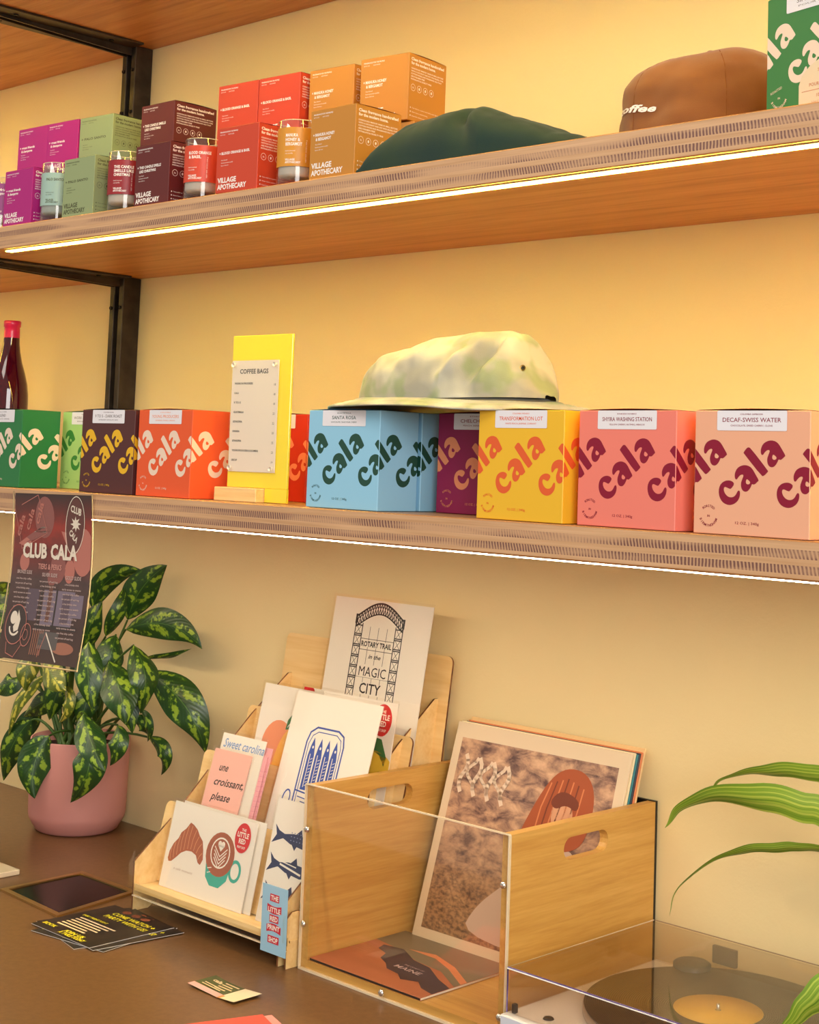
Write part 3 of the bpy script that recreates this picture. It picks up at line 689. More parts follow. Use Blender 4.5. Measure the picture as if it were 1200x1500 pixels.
pc = mat('poster_cream', (246, 232, 216), .5); pk = mat('poster_pink', (196, 116, 104), .5); pk2 = mat('poster_dim_pink', (150, 84, 80), .5); lav = mat('poster_lavender', (128, 112, 132), .5); dkb = mat('poster_dark', (44, 28, 30), .5); tan = mat('poster_tan', (168, 106, 84), .5)
def eln(x, y, rx, ry, mm, rot=0): A.ell(x, y, rx, ry, mm, rot)
eln(84, 218, 26, 32, pk2); A.up(); eln(188, 168, 26, 36, pk); eln(125, 142, 20, 24, pk2); eln(156, 138, 13, 18, pk); eln(34, 148, 13, 14, pk); eln(112, 128, 12, 14, pk2)
A.rect(88, 8, 92, 108, dkb); A.rect(96, 56, 176, 108, lav); A.rect(52, 60, 84, 108, mat('poster_mauve', (96, 76, 92), .5)); A.rect(176, 70, 198, 104, lav)
A.up(); A.rect(108, 60, 118, 116, mat('poster_rust', (112, 66, 54), .5)); A.rect(128, 54, 132, 110, dkb); A.rect(146, 60, 166, 104, mat('poster_mauve', (96, 76, 92), .5)); A.rect(84, 50, 190, 56, dkb)
for i in range(6): A.rect(84+i*5, 10, 86+i*5, 48, tan)
A.rect(100, 20, 150, 46, mat('poster_grey', (92, 84, 84), .5)); A.ell(165, 24, 28, 9, tan)
A.up(); A.line([(118, 44), (154, 4)], 2.4, pc); A.line([(118, 44), (106, 8)], 1.2, pk)
A.poly([(30, 184), (86, 208), (100, 198), (62, 184), (36, 178)], pk2); A.poly([(44, 190), (86, 207), (97, 198), (60, 186)], pc); A.poly([(14, 176), (36, 186), (50, 180), (40, 170), (30, 172)], pk); A.poly([(130, 198), (150, 196), (158, 186), (144, 178)], pk)
# outline cup at the upper left with lettering
A.up(); A.line([(0, 232), (24, 168), (92, 194), (66, 252), (20, 236)], 1.2, pk)
for i, q in enumerate(('cala', 'cala', 'cala')): A.text(q, 16+i*26, 186+i*10, 12, pk, w=36, rot=66, bold=.02)
# club shield upper right
A.up(); A.ring(166, 208, 24, 44, 1.4, pc, 30, -8); A.up(); A.ell(166, 208, 22, 42, mat('poster_shade', (96, 40, 38), .5), -8); A.up()
A.text('CLUB', 168, 226, 10, pc, w=28, align='c', rot=-14, bold=.03); A.text('CALA', 160, 188, 9, pc, w=24, align='c', rot=-36, bold=.03)
for k in range(8):
    a = k*pi/4; A.poly([(168+4*cos(a-.5), 210+4*sin(a-.5)), (168+14*cos(a), 210+12*sin(a)), (168+5*cos(a+.8), 210+5*sin(a+.8))], pc)
A.ell(168, 210, 7, 6.5, pc)
A.up(); A.text('CLUB', 28, 156, 21, pc, w=66, bold=.045); A.text('CALA', 104, 156, 21, pc, w=70, bold=.045)
A.text('TIERS & PERKS', 104, 139, 8, mat('poster_peachtext', (222, 150, 140), .5), w=62, align='c', bold=.02)
lt = mat('poster_text', (206, 176, 172), .5)
for ci, (cx_, ttl, yy, n) in enumerate(((38, 'BRONZE SLIDE', 130, 8), (106, 'SILVER SLIDE', 128, 11), (168, 'GOLD SLIDE', 126, 12))):
    A.text(ttl, cx_, yy, 5.4, lt, w=40, align='c', bold=.02)
    for i in range(n): A.text(('one free drip coffee', 'ten percent off each bag', 'a free birthday drink', 'early access to events')[(i+ci) % 4], cx_-ci, yy-9-i*7.2, 2.8, lt, w=(42, 48, 36, 45)[(i*3+ci) % 4], align='c', bold=.02)
# coffee cup drawing, lower left
A.up(); A.ell(36, 52, 27, 30, mat('poster_espresso', (54, 34, 34), .5)); A.up(); A.ring(36, 52, 27, 30, 1.5, pk, 28); A.ring(67, 38, 13, 17, 1.4, pk, 20); A.ring(66, 38, 6, 8, 1, pk, 16)
A.line([(20, 24), (24, 8), (46, 3)], 1.2, pk); A.line([(60, 22), (46, 4)], 1.2, pk)
A.ell(28, 62, 9, 10, pc); A.poly([(34, 40), (44, 44), (46, 60), (38, 74), (36, 58), (30, 48)], pc); A.ring(34, 48, 13, 12, 3.4, pc, 16, 0, 180, 330)
m.build('poster_print', ps)
m = MB(); m.grid(lambda a, b_: post((a*1.035-.0175)*PWm/1000, (b_*1.03-.018)*PHm/1000, .0030), 12, 30, M_sleeve); m.build('clear_sleeve', ps)
m = MB()
me_ = mat('sleeve_edge', (214, 190, 140), .3)
for a0 in (-.0175, 1.0175): m.tube([post(a0*PWm/1000, (k/30*1.03-.018)*PHm/1000, .0008) for k in range(31)], .0009, me_, 5)
m.tube([post((k/12*1.035-.0175)*PWm/1000, -.018*PHm/1000, .0008) for k in range(13)], .0014, me_, 5)
m.build('sleeve_edge', ps)

# ------------------------------------------------------------------ potted plant
pp = thing('potted_plant', 'leafy green variegated plant in a dusty pink pot', 'plant', (0, 0, 0))
PC = (-2.350, -.095, .0003)
M_pot = mat('pink_pot', (204, 142, 134), .5)
m = MB(); m.lathe([(0, 0), (.068, 0), (.072, .003), (.083, .022), (.0845, .030), (.0868, .156), (.0862, .158), (.0838, .158), (.0815, .135), (0, .135)], M_pot, 64, PC); m.build('pot', pp)
M_soil = mat('soil', (46, 32, 24), .95)
m = MB(); m.grid(lambda a, b_: Vector((PC[0]+.081*b_*cos(2*pi*a), PC[1]+.081*b_*sin(2*pi*a), .140+nz((a*3, b_*5, 0), 3, .004))), 32, 6, M_soil); m.build('soil', pp)
M_leaf = mat('variegated_leaf', (30, 70, 22), .38)
t = NT(M_leaf); tc = t.n('ShaderNodeTexCoord'); sp = t.n('ShaderNodeSeparateXYZ'); t.l(tc.outputs['UV'], sp.inputs[0])
U_, V_ = sp.outputs[0], sp.outputs[1]
au = t.math('ABSOLUTE', t.math('SUBTRACT', U_, .5))
uvn = t.coord('UV', (4, 7, 1)); obn = t.noise(t.coord('Object'), 45, 3, .6)
feather = t.math('SINE', t.math('ADD', t.math('MULTIPLY', t.math('SUBTRACT', V_, t.math('MULTIPLY', au, .7)), 17), t.math('MULTIPLY', obn, 7)))
edge = t.math('SUBTRACT', 1, t.math('POWER', t.math('MULTIPLY', t.math('ABSOLUTE', t.math('SUBTRACT', au, .22)), 3.6), 2))
mask = t.math('MULTIPLY', t.math('MULTIPLY_ADD', feather, .5, .5), edge)
mask = t.math('MULTIPLY', mask, t.ramp(t.noise(t.coord('Object', loc=(4, 4, 4)), 110, 3), [(.35, (60, 60, 60)), (.6, (255, 255, 255))]))
c = t.ramp(mask, [(.16, (32, 68, 24)), (.32, (58, 98, 26)), (.50, (136, 166, 48))])
c = t.mix(t.math('LESS_THAN', au, .012), c, (70, 110, 40)); t.color(c)
t.bsdf.inputs['Transmission Weight'].default_value = 0
nb = t.math('SINE', t.math('MULTIPLY', t.math('SUBTRACT', V_, t.math('MULTIPLY', au, .6)), 90)); t.bump(nb, .12, .001)
M_leafy = M_leaf.copy(); M_leafy.name = 'yellowing_leaf'
for n_ in M_leafy.node_tree.nodes:
    if n_.bl_idname == 'ShaderNodeValToRGB' and len(n_.color_ramp.elements) == 3:
        for e, c in zip(n_.color_ramp.elements, ((84, 100, 28), (140, 148, 44), (196, 190, 76))): e.color = lin(c)
M_stem = mat('green_stem', (64, 96, 34), .5)
def leaf_mesh(m, B, Mi, T, w, tw, mm, tipcurl=0):
    B, Mi, T = Vector(B), Vector(Mi), Vector(T); ctrl = Mi*2-(B+T)*.5
    toc = (Vector((0, -1.69, .66))-Mi).normalized(); ax = (T-B).normalized()
    nrm = (toc-ax*toc.dot(ax)).normalized(); nrm = Matrix.Rotation(tw, 3, ax) @ nrm
    def P(a, b_):
        s_ = b_; p = B*(1-s_)**2+ctrl*2*s_*(1-s_)+T*s_*s_
        d = ((ctrl-B)*2*(1-s_)+(T-ctrl)*2*s_).normalized()
        side = d.cross(nrm).normalized(); n_ = side.cross(d)
        prof = (sin(pi*s_**.80))**.85*(1-.12*s_) if 0 < s_ < 1 else 0
        x = (a-.5)*2; ww = w*.5*prof
        q = p+side*(x*ww)+n_*(-(abs(x)**1.4)*ww*.34+.05*w*sin(9*s_+3*x)*abs(x)*prof)
        return q
    m.grid(P, 8, 18, mm)
LEAVES=[((-2.264,-0.07,0.369),(-2.224,-0.072,0.427),(-2.184,-0.05,0.47),0.055,0),
((-2.254,-0.08,0.354),(-2.132,-0.082,0.374),(-2.063,-0.06,0.339),0.049,0.2),
((-2.208,-0.07,0.308),(-2.144,-0.067,0.319),(-2.117,-0.04,0.333),0.015,0.9),
((-2.342,-0.09,0.381),(-2.305,-0.082,0.438),(-2.246,-0.05,0.453),0.041,0.4),
((-2.284,-0.1,0.34),(-2.248,-0.102,0.386),(-2.261,-0.08,0.43),0.028,0.3),
((-2.171,-0.09,0.291),(-2.073,-0.082,0.246),(-2.054,-0.05,0.169),0.061,0.1),
((-2.184,-0.16,0.313),(-2.118,-0.182,0.271),(-2.101,-0.18,0.221),0.056,0),
((-2.159,-0.13,0.34),(-2.105,-0.142,0.292),(-2.13,-0.13,0.23),0.047,-0.3),
((-2.203,-0.19,0.345),(-2.174,-0.207,0.292),(-2.166,-0.2,0.237),0.043,0.2),
((-2.207,-0.19,0.226),(-2.154,-0.207,0.187),(-2.122,-0.2,0.146),0.045,-0.1),
((-2.178,-0.2,0.201),(-2.145,-0.217,0.147),(-2.201,-0.21,0.084),0.051,0.1),
((-2.32,-0.18,0.172),(-2.328,-0.202,0.123),(-2.323,-0.2,0.068),0.054,0),
((-2.442,-0.14,0.178),(-2.475,-0.157,0.126),(-2.506,-0.15,0.062),0.044,0.3),
((-2.137,-0.17,0.215),(-2.11,-0.187,0.187),(-2.138,-0.18,0.15),0.031,0.2),
((-2.169,-0.12,0.215),(-2.136,-0.117,0.208),(-2.15,-0.09,0.183),0.025,0.3),
((-2.158,-0.09,0.184),(-2.104,-0.097,0.166),(-2.132,-0.08,0.124),0.025,0.3),
((-2.144,-0.12,0.234),(-2.112,-0.127,0.214),(-2.134,-0.11,0.182),0.018,0.5),
((-2.406,-0.14,0.261),(-2.452,-0.162,0.211),(-2.483,-0.16,0.144),0.027,0.8),
((-2.281,-0.18,0.261),(-2.245,-0.197,0.235),(-2.278,-0.19,0.201),0.025,0.6),
((-2.398,-0.12,0.222),(-2.435,-0.132,0.205),(-2.501,-0.12,0.174),0.037,0.3),
((-2.441,-0.14,0.299),(-2.431,-0.162,0.268),(-2.433,-0.16,0.231),0.037,0.1),
((-2.347,-0.18,0.303),(-2.288,-0.202,0.279),(-2.246,-0.2,0.259),0.04,0.3),
((-2.518,-0.12,0.248),(-2.526,-0.142,0.231),(-2.58,-0.14,0.212),0.04,0.5),
((-2.574,-0.1,0.375),(-2.65,-0.102,0.391),(-2.779,-0.08,0.383),0.045,0.4),
((-2.545,-0.11,0.348),(-2.603,-0.127,0.35),(-2.697,-0.12,0.326),0.049,0.2),
((-2.533,-0.12,0.3),(-2.585,-0.142,0.293),(-2.667,-0.14,0.262),0.043,0.2),
((-2.324,-0.12,0.304),(-2.295,-0.127,0.357),(-2.285,-0.11,0.402),0.041,0.1),
((-2.4,-0.1,0.331),(-2.438,-0.102,0.379),(-2.531,-0.08,0.418),0.05,0.1),
((-2.392,-0.11,0.296),(-2.351,-0.117,0.344),(-2.362,-0.1,0.389),0.044,0.1),
((-2.235,-0.15,0.27),(-2.229,-0.172,0.234),(-2.242,-0.17,0.191),0.039,0.1),
((-2.348,-0.13,0.273),(-2.349,-0.152,0.235),(-2.369,-0.15,0.189),0.043,0.1),
((-2.204,-0.12,0.289),(-2.16,-0.137,0.245),(-2.15,-0.13,0.195),0.041,0.2),
((-2.475,-0.1,0.188),(-2.507,-0.117,0.149),(-2.546,-0.11,0.095),0.038,0.3),
((-2.225,-0.12,0.35),(-2.21,-0.142,0.307),(-2.228,-0.14,0.259),0.046,-0.2)]
for i, (B, Mi, T, w, tw) in enumerate(LEAVES):
    m = MB(); yl = i in (17, 18, 20, 21)
    leaf_mesh(m, B, Mi, T, w*1.16, tw, M_leafy if yl else M_leaf)
    o = m.build('leaf', pp)
    if yl: o['label'] = 'yellowing leaf'
m = MB()
for i, (B, Mi, T, w, tw) in enumerate(LEAVES):
    B = Vector(B); a = i*2.399; s0 = Vector((PC[0]+.035*cos(a), PC[1]+.035*sin(a), .139))
    mid = (s0+B)*.5+Vector((0, -.01, .035)); pts = [s0*(1-q)**2+mid*2*q*(1-q)+B*q*q for q in (k/8 for k in range(9))]
    m.tube(pts, .0034, M_stem, 6, .0018)
m.build('stem', pp)
for k, (dx, dy) in enumerate(((0, 0), (.02, .015), (-.022, -.01), (.01, -.025))):
    m = MB(); m.tube([(PC[0]+dx, PC[1]+dy, .137), (PC[0]+dx*1.6+.01, PC[1]+dy*1.4-.01, .24), (PC[0]+dx*2.4+.03, PC[1]+dy*1.6-.02, .33)], .006, M_stem, 8, .004); m.build('main_stem', pp)
# ------------------------------------------------------------------ sign holder at the far left of the counter
sh = thing('sign_holder', 'clear sign holder with a framed print at the left end of the counter', 'sign', (-2.268, -.360, .0003))
m = MB(); m.box(-.10, .124, -.030, .026, 0, .008, M_acedge, bev=.001); m.build('base', sh)
m = MB(); m.box(-.10, .0735, -.003, .0005, .009, .262, mat('sign_print_pink', (216, 176, 160), .5))
A = Art(m, plane((-.10, -.003, .009), (1, 0, 0), (0, 0, 1))); A.rect(0, 176, 168, 248, mat('sign_teal', (40, 62, 62), .5)); A.rect(0, 146, 168, 176, mat('sign_amber', (224, 160, 60), .5)); A.rect(0, 60, 168, 80, mat('sign_mauve', (120, 76, 76), .5))
m.build('print', sh)
m = MB(); m.box(.0735, .0765, -.005, .0035, .0085, .265, mat('frosted_edge', (236, 226, 216), .3, coat=.4), bev=.0006); m.box(-.10, .0735, -.005, .0035, .2625, .2655, mat('frosted_edge', (236, 226, 216), .3)); m.build('frame_edge', sh)
m = MB(); m.box(-.10, .0733, -.0048, -.0036, .0088, .262, M_acry); m.build('clear_face', sh)

# cable grommet
gr = thing('cable_grommet', 'square brass trimmed black glass panel set into the counter', 'cable grommet', (0, 0, .0002))
Q = [(-2.086, -.4035), (-1.916, -.4130), (-1.9480, -.2525), (-2.0940, -.2535)]
cq = (sum(p[0] for p in Q)/4, sum(p[1] for p in Q)/4)
inn = [(cq[0]+(p[0]-cq[0])*.88, cq[1]+(p[1]-cq[1])*.88) for p in Q]
m = MB(); m.prism(Q, [inn], lambda u, v, w: (u, v, w), .003, M_brass); m.build('brass_trim', gr)
m = MB(); m.prism(inn, [], lambda u, v, w: (u, v, w), .0012, M_blackgloss); m.build('black_panel', gr)

# event cards fanned on the counter
M_cardk = mat('card_black', (34, 28, 28), .35)
t = NT(M_cardk); t.color(t.ramp(t.noise(t.coord('Object'), 30, 3), [(.45, (32, 26, 26)), (.75, (64, 50, 40))]))
yel = mat('card_yellow_ink', (232, 222, 40), .5); yl2 = mat('card_pale_ink', (222, 200, 160), .5); rb = mat('card_rust', (132, 70, 44), .5)
def event_card(x, y, z, yaw, label):
    m = MB(); m.box(0, .142, 0, .140, 0, .0006, M_cardk, {'-x': M_paper, '+x': M_paper, '-y': M_paper, '+y': M_paper})
    A = Art(m, plane((0, 0, .0006), (1, 0, 0), (0, 1, 0)), None, .00012)
    for i, r_ in enumerate(((28, 112, 'COME WATCH +'), (28, 98, 'PARTY WITH US!'))): A.text(r_[2], 34, r_[1]-2, 9, yel, w=96, bold=.03)
    A.text('EVERY FRIDAY NIGHT', 12, 76, 5, yel, w=58, bold=.03)
    for i, wq in enumerate((84, 78, 70, 74, 60, 66)): A.rect(20, 66-i*7.5, 20+wq, 69.5-i*7.5, yl2)
    A.text('BOOK', 6, 14, 7, yel, w=30, bold=.04); A.text('A TABLE TODAY', 56, 6, 7, yel, w=60, bold=.04); A.text('JOIN US', 56, 15, 7, yel, w=46, bold=.04)
    for i in range(3): A.ell(44+i*22, 130, 8, 6, rb)
    o = m.build('event_card', None, (x, y, z)); o.rotation_euler = (0, 0, radians(yaw)); tag(o, label, 'card', 'black event cards on the counter')
event_card(-1.9200, -.4450, .0004, -12, 'lowest black event card of the fan on the counter')
event_card(-1.8850, -.4750, .0011, 9, 'second black event card from the bottom of the fan')
event_card(-1.8980, -.4460, .0018, -6, 'black event card just under the top one of the fan')
event_card(-1.9090, -.4600, .0025, 0, 'topmost black event card with yellow lettering')
# small business card
def bizcard():
    m = MB(); m.grid(lambda a, b_: (a*.091, b_*.0455, .0004+.0026*(2*abs(a-.5))**2.2*1), 12, 2, mat('biz_green', (76, 84, 40), .45))
    f = lambda u, v, k: (u, v, .0004+.0026*(2*abs(u/.091-.5))**2.2+k)
    A = Art(m, f); A.rect(0, 0, 58, 11, mat('biz_pink', (226, 170, 170), .5)); A.rect(58, 0, 91, 24, mat('biz_cream', (230, 214, 186), .5)); A.rect(58, 24, 91, 45.5, mat('biz_cream', (230, 214, 186), .5)); A.up()
    A.rect(58, 0, 76, 10, mat('biz_orange', (236, 138, 60), .5)); A.ell(76, 22, 11, 8, mat('biz_brown', (120, 86, 66), .5)); A.up(); A.ell(76, 23, 7, 4, mat('biz_cream', (230, 214, 186), .5))
    A.text('cala', 10, 32, 7, yl2, w=16, bold=.04)
    for i in range(4): A.rect(28, 38-i*6, 54-(i % 2)*6, 40.4-i*6, yl2)
    A.rect(8, 16, 44, 18, yl2); A.rect(8, 21, 38, 23, yl2)
    o = m.build('business_card', None, (-1.5730, -.4455, .0003)); tag(o, 'small green and pink card lying alone on the counter', 'card')
bizcard()
for nm, c, x, y, z, yw, lb in (('pink', (240, 150, 150), -1.4250, -.4335, .0004, -19, 'pink paper card under the red one at the counter front edge'), ('red', (232, 84, 72), -1.4320, -.4420, .0011, -21, 'red paper card lying at the counter front edge')):
    m = MB(); m.box(0, .12, -.19, 0, 0, .0006, mat('paper_'+nm, c, .55), bev=.00015); o = m.build('paper_card', None, (x, y, z)); o.rotation_euler = (0, 0, radians(yw)); tag(o, lb, 'card')

# ------------------------------------------------------------------ tiered print rack
rk = thing('print_rack', 'birch plywood tiered display rack holding prints and cards', 'display rack', (-1.7055, -.160, .0003))
RX0, RX1 = -1.878, -1.5345
def RB(m, name): o = m.build(name, rk); o.location = (1.7055, .160, -.0003+.0003); return o
prof = [(-.3124, 0), (-.3124, .070), (-.3090, .073), (-.234, .136), (-.166, .203), (-.103, .262), (-.030, .320), (-.006, .320), (-.006, 0), (-.030, 0), (-.060, .020), (-.250, .020), (-.285, 0)]
for x0 in (-1.8795, -1.5575):
    m = MB(); m.prism(prof, [], lambda u, v, w, x0=x0: (x0+w, u, v), .003, M_birch, M_burnt); RB(m, 'side_panel')
m = MB(); m.prism([(-.3124, 0), (-.3124, .0635), (-.304, .071), (-.290, .071), (-.290, 0)], [], lambda u, v, w: (-1.5425+w, u, v), .003, M_birch, M_burnt); RB(m, 'front_foot')
def leanboard(y0, z0, y1, z1, x0, x1, name, r=.010, slots=True):
    d = Vector((0, y1-y0, z1-z0)); Hh = d.length; d.normalize(); n = Vector((0, d.z, -d.y))
    W_ = x1-x0; pts = [(0, 0), (W_, 0)]
    for k in range(6): a = k*pi/10; pts.append((W_-r+r*cos(a), Hh-r+r*sin(a)))
    for k in range(6): a = pi/2+k*pi/10; pts.append((r+r*cos(a), Hh-r+r*sin(a)))
    m = MB(); m.prism(pts, [], lambda u, v, w: Vector((x0+u, y0, z0))+d*v+n*(w-.003), .003, M_birch, M_burnt); return RB(m, name)
BX0, BX1 = -1.8960, -1.5345
leanboard(-.268, .036, -.2412, .1450, BX0, BX1, 'tier_panel')
leanboard(-.215, .036, -.1741, .2130, BX0, BX1, 'tier_panel')
leanboard(-.140, .036, -.0900, .2730, BX0, BX1, 'tier_panel')
leanboard(-.058, .036, -.0120, .3810, BX0-.004, BX1, 'back_panel')
m = MB(); m.box(RX0+.0035, RX1-.0035, -.3080, -.030, .0325, .0355, M_birch, {'-y': M_burnt}); RB(m, 'shelf_floor')
m = MB(); m.box(RX0+.0035, RX1-.0035, -.3124, -.3094, .0300, .0395, M_birch, {'-z': M_burnt}); RB(m, 'front_rail')
m = MB(); m.box(RX0+.003, RX1-.003, -.3160, -.3130, .0240, .0345, M_acry); m.box(RX0+.003, RX1-.003, -.3162, -.3128, .0228, .0242, M_acedge); RB(m, 'clear_lip')
for x0 in (RX0-.0005, RX1-.0030):
    m = MB(); m.prism([(-.3220, .036), (-.3220, .066), (-.3126, .086), (-.3126, .036)], [], lambda u, v, w, x0=x0: (x0+w, u, v), .003, M_acry, M_acry); RB(m, 'clear_corner')

# --- prints
M_pr = mat('print_stock', (246, 240, 228), .55)
def print_card(name, x, y, z, w, h, tilt, label, cat, draw=None, stock=None, th=.0012, sleeve=True, group='prints and cards in the birch rack'):
    """leans back by tilt degrees about its bottom edge"""
    r = thing(name, label, cat, (x, y, z), 0, group); r.rotation_euler = (-radians(tilt), 0, 0)
    m = MB(); m.box(0, w, 0, th, 0, h, stock or M_pr)
    A = Art(m, plane((0, 0, 0), (1, 0, 0), (0, 0, 1)), (0, w*1000, 0, h*1000))
    if draw: draw(A)
    m.build('print', r)
    if sleeve:
        m = MB(); m.box(-.003, w+.003, -.0016, -.0010, -.001, h+.004, M_sleeve); m.build('clear_sleeve', r)
    return r
ik = mat('ink_black', (34, 32, 34), .6); ib = mat('ink_blue', (38, 74, 168), .6); inv = mat('ink_navy', (34, 46, 92), .6); ir = mat('ink_red', (214, 24, 34), .5); ig = mat('ink_leaf', (38, 116, 58), .5)
def sticker(A, x, y, r, sx=.92):
    A.up(); A.ell(x, y, r*sx, r*1.12, ir); A.up()
    A.text('THE', x, y+r*.50, r*.2, M_pr, align='c', bold=.02); A.text('LITTLE', x, y+r*.05, r*.36, M_pr, w=r*1.35, align='c', bold=.03); A.text('RED', x, y-r*.42, r*.36, M_pr, w=r*.8, align='c', bold=.03); A.text('PRINT SHOP', x, y-r*.78, r*.18, M_pr, w=r*.95, align='c', bold=.02)
def d_gate(A):
    w = 1.5; x0, x1 = 52, 152; T_ = 226
    for a, b_ in ((x0, x0+15), (x1-15, x1)):
        for q in (a, b_): A.line([(q, 60), (q, T_-8)], w*1.2, ik)
        n = 9
        for k in range(n):
            y0, y1 = 78+k*15.5, 78+(k+1)*15.5-2.5
            A.line([(a, y0), (b_, y0)], 1.6, ik); A.line([(a, y1), (b_, y1)], 1.6, ik)
            A.line([(a+2, y0), (b_-2, y1)], .8, ik); A.line([(a+2, y1), (b_-2, y0)], .8, ik)
    # arched crown truss
    def arch(q, off): return T_-8+off+22*sin(pi*q)**1.1 if 0 < q < 1 else T_-8+off
    up_, lo = [], []
    for k in range(21):
        q = k/20; xx = x0+(x1-x0)*q; up_.append((xx, arch(q, 10))); lo.append((xx, arch(q, -6)*1.0))
    A.line(up_, 2.6, ik); A.line(lo, 2, ik); A.line([(p[0], p[1]-5) for p in up_], 1, ik)
    for k in range(20): A.line([lo[k], up_[k+1]], 1.5, ik); A.line([up_[k], lo[k+1]], 1.5, ik)
    A.line([(x0, T_-8), (x0, T_+4)], 4, ik); A.line([(x1, T_-8), (x1, T_+4)], 4, ik)
    for yy in (196, 180, 140, 104): A.line([(x0+15, yy), (x1-15, yy)], .8, ik)
    for xx in (84, 102, 120): A.line([(xx, 96), (xx, 214)], .8, ik)
    for yy in (88, 96): A.line([(x0+15, yy), (x1-15, yy)], 1.8, ik)
    for k in range(6): A.line([(x0+16+k*11.5, 88), (x0+27+k*11.5, 96)], .9, ik); A.line([(x0+16+k*11.5, 96), (x0+27+k*11.5, 88)], .9, ik)
    A.ring(102, 66, 24, 20, 2, ik, 20, 0, 0, 180)
    A.up()
    A.rect(68, 184, 136, 194, M_pr); A.rect(69.5, 140, 134.5, 159, M_pr); A.rect(80, 115, 124, 132, M_pr); A.up()
    A.text('ROTARY TRAIL', 102, 185, 7.5, ik, w=64, align='c', bold=.03); A.text('in the', 102, 168, 6, ik, w=26, align='c', bold=.02, shear=.3)
    A.text('MAGIC', 102, 142, 14, ik, w=57, align='c', bold=0); A.text('CITY', 102, 117, 15, ik, w=44, align='c', bold=.012)
print_card('art_print', -1.752, -.0905, .203, .207, .254, 9.5, 'white print of a black iron gate, tallest at the back of the rack', 'art print', d_gate)
def d_tomato(A):
    A.ell(160, 160, 46, 26, mat('ink_yellow', (238, 196, 60), .5)); A.poly([(160, 204), (176, 202), (190, 178), (187, 166), (176, 180), (160, 186)], ig); A.ell(10, 248, 14, 9, ir)
    sticker(A, 172, 228, 20)
print_card('art_print', -1.7360, -.1660, .0730, .198, .254, 10, 'fruit print with a round red sticker and green leaf behind the sardine print', 'art print', d_tomato)
def d_peach(A):
    pe = mat('ink_peach', (240, 150, 104), .5); ye = mat('ink_mango', (246, 184, 78), .5)
    A.ell(50, 200, 34, 38, pe); A.up(); A.ell(86, 168, 38, 68, ye, -4); A.up(); A.poly([(64, 226), (66, 240), (76, 252), (92, 256), (94, 240), (82, 228)], ig); A.up(); A.line([(68, 230), (80, 244), (90, 252)], 1.4, M_pr); A.line([(74, 238), (84, 236)], 1, M_pr)
print_card('art_print', -1.8230, -.1830, .0370, .130, .288, 12, 'peach and mango fruit print on the left of the rack', 'art print', d_peach)
def d_tin(A0):
    A = A0; fn0 = A0.fn; A0.fn = lambda u, v, k: fn0(u-.018, v+.064, k); A0.lim = (18, 196, -64, 226)
    L1 = [(62, 40), (62, 158), (66, 172), (78, 180), (122, 180), (134, 174), (138, 160), (138, 40)]
    A.line(L1, 2.6, ib); A.line([(67, 44), (67, 156), (72, 168), (82, 174), (120, 174), (130, 168), (133, 156), (133, 44)], 1.3, ib)
    for k in range(4):
        cx_ = 77+k*15.5
        A.poly([(cx_-6, 92), (cx_-6.5, 140), (cx_-4, 154), (cx_, 166), (cx_+4, 154), (cx_+6.5, 140), (cx_+6, 92)], ib)
    A.up()
    for k in range(4):
        cx_ = 77+k*15.5; A.line([(cx_-1, 96), (cx_-1.5, 142)], 1.3, M_pr); A.ell(cx_+.6, 152, 1.7, 2.1, M_pr, n=10)
        for j in range(9): A.line([(cx_+1, 98+j*4.6), (cx_+5, 100+j*4.6)], .8, M_pr)
    A.line([(62, 90), (138, 84)], 2, ib); A.line([(70, 82), (126, 78)], 1.4, ib); A.line([(78, 76), (134, 72)], 1.4, ib)
    A.poly([(60, 70), (72, 72), (66, 30), (54, 30)], ib); A.poly([(90, 70), (136, 66), (134, 30), (84, 30)], ib); A.line([(76, 70), (70, 30)], 1.6, ib)
    A.ring(48, 76, 7, 12, 2.2, ib, 16, -10)
print_card('art_print', -1.7135, -.2365, .0450, .1775, .290, 16.6, 'blue sardine tin print on white in the middle of the rack', 'art print', d_tin)
pkc = mat('card_pink', (246, 188, 172), .55); pkl = mat('card_pink_lines', (226, 140, 160), .55)
def d_lines(A):
    for k in range(16): A.line([(4, 10+k*7), (106, 10+k*7)], .7, pkl)
def d_blue(A):
    A.text("Sweet carolina", 6, 118, 13, mat('ink_skyblue', (120, 160, 214), .5), w=92, bold=.01, shear=.3)
print_card('greeting_card', -1.8265, -.2360, .1180, .098, .138, 16, 'white card with blue script behind the pink cards', 'greeting card', d_blue)
print_card('greeting_card', -1.8080, -.2375, .1000, .092, .148, 16, 'pink lined card behind the croissant message card', 'greeting card', d_lines, mat('card_rose', (242, 170, 178), .55))
print_card('greeting_card', -1.8120, -.2400, .1000, .092, .136, 16, 'pink lined card directly behind the front message card', 'greeting card', d_lines, mat('card_rose', (242, 170, 178), .55))
def d_msg(A):
    for i, q in enumerate(('une', 'croissant,', 'please')): A.text(q, 20-(4 if i else 0), 98-i*21, 11, mat('ink_script', (60, 28, 24), .6), w=(20, 66, 44)[i], shear=.35, bold=.015, rot=2)
print_card('greeting_card', -1.8330, -.2425, .1050, .084, .128, 16, 'pale pink card with handwritten croissant message', 'greeting card', d_msg, pkc)
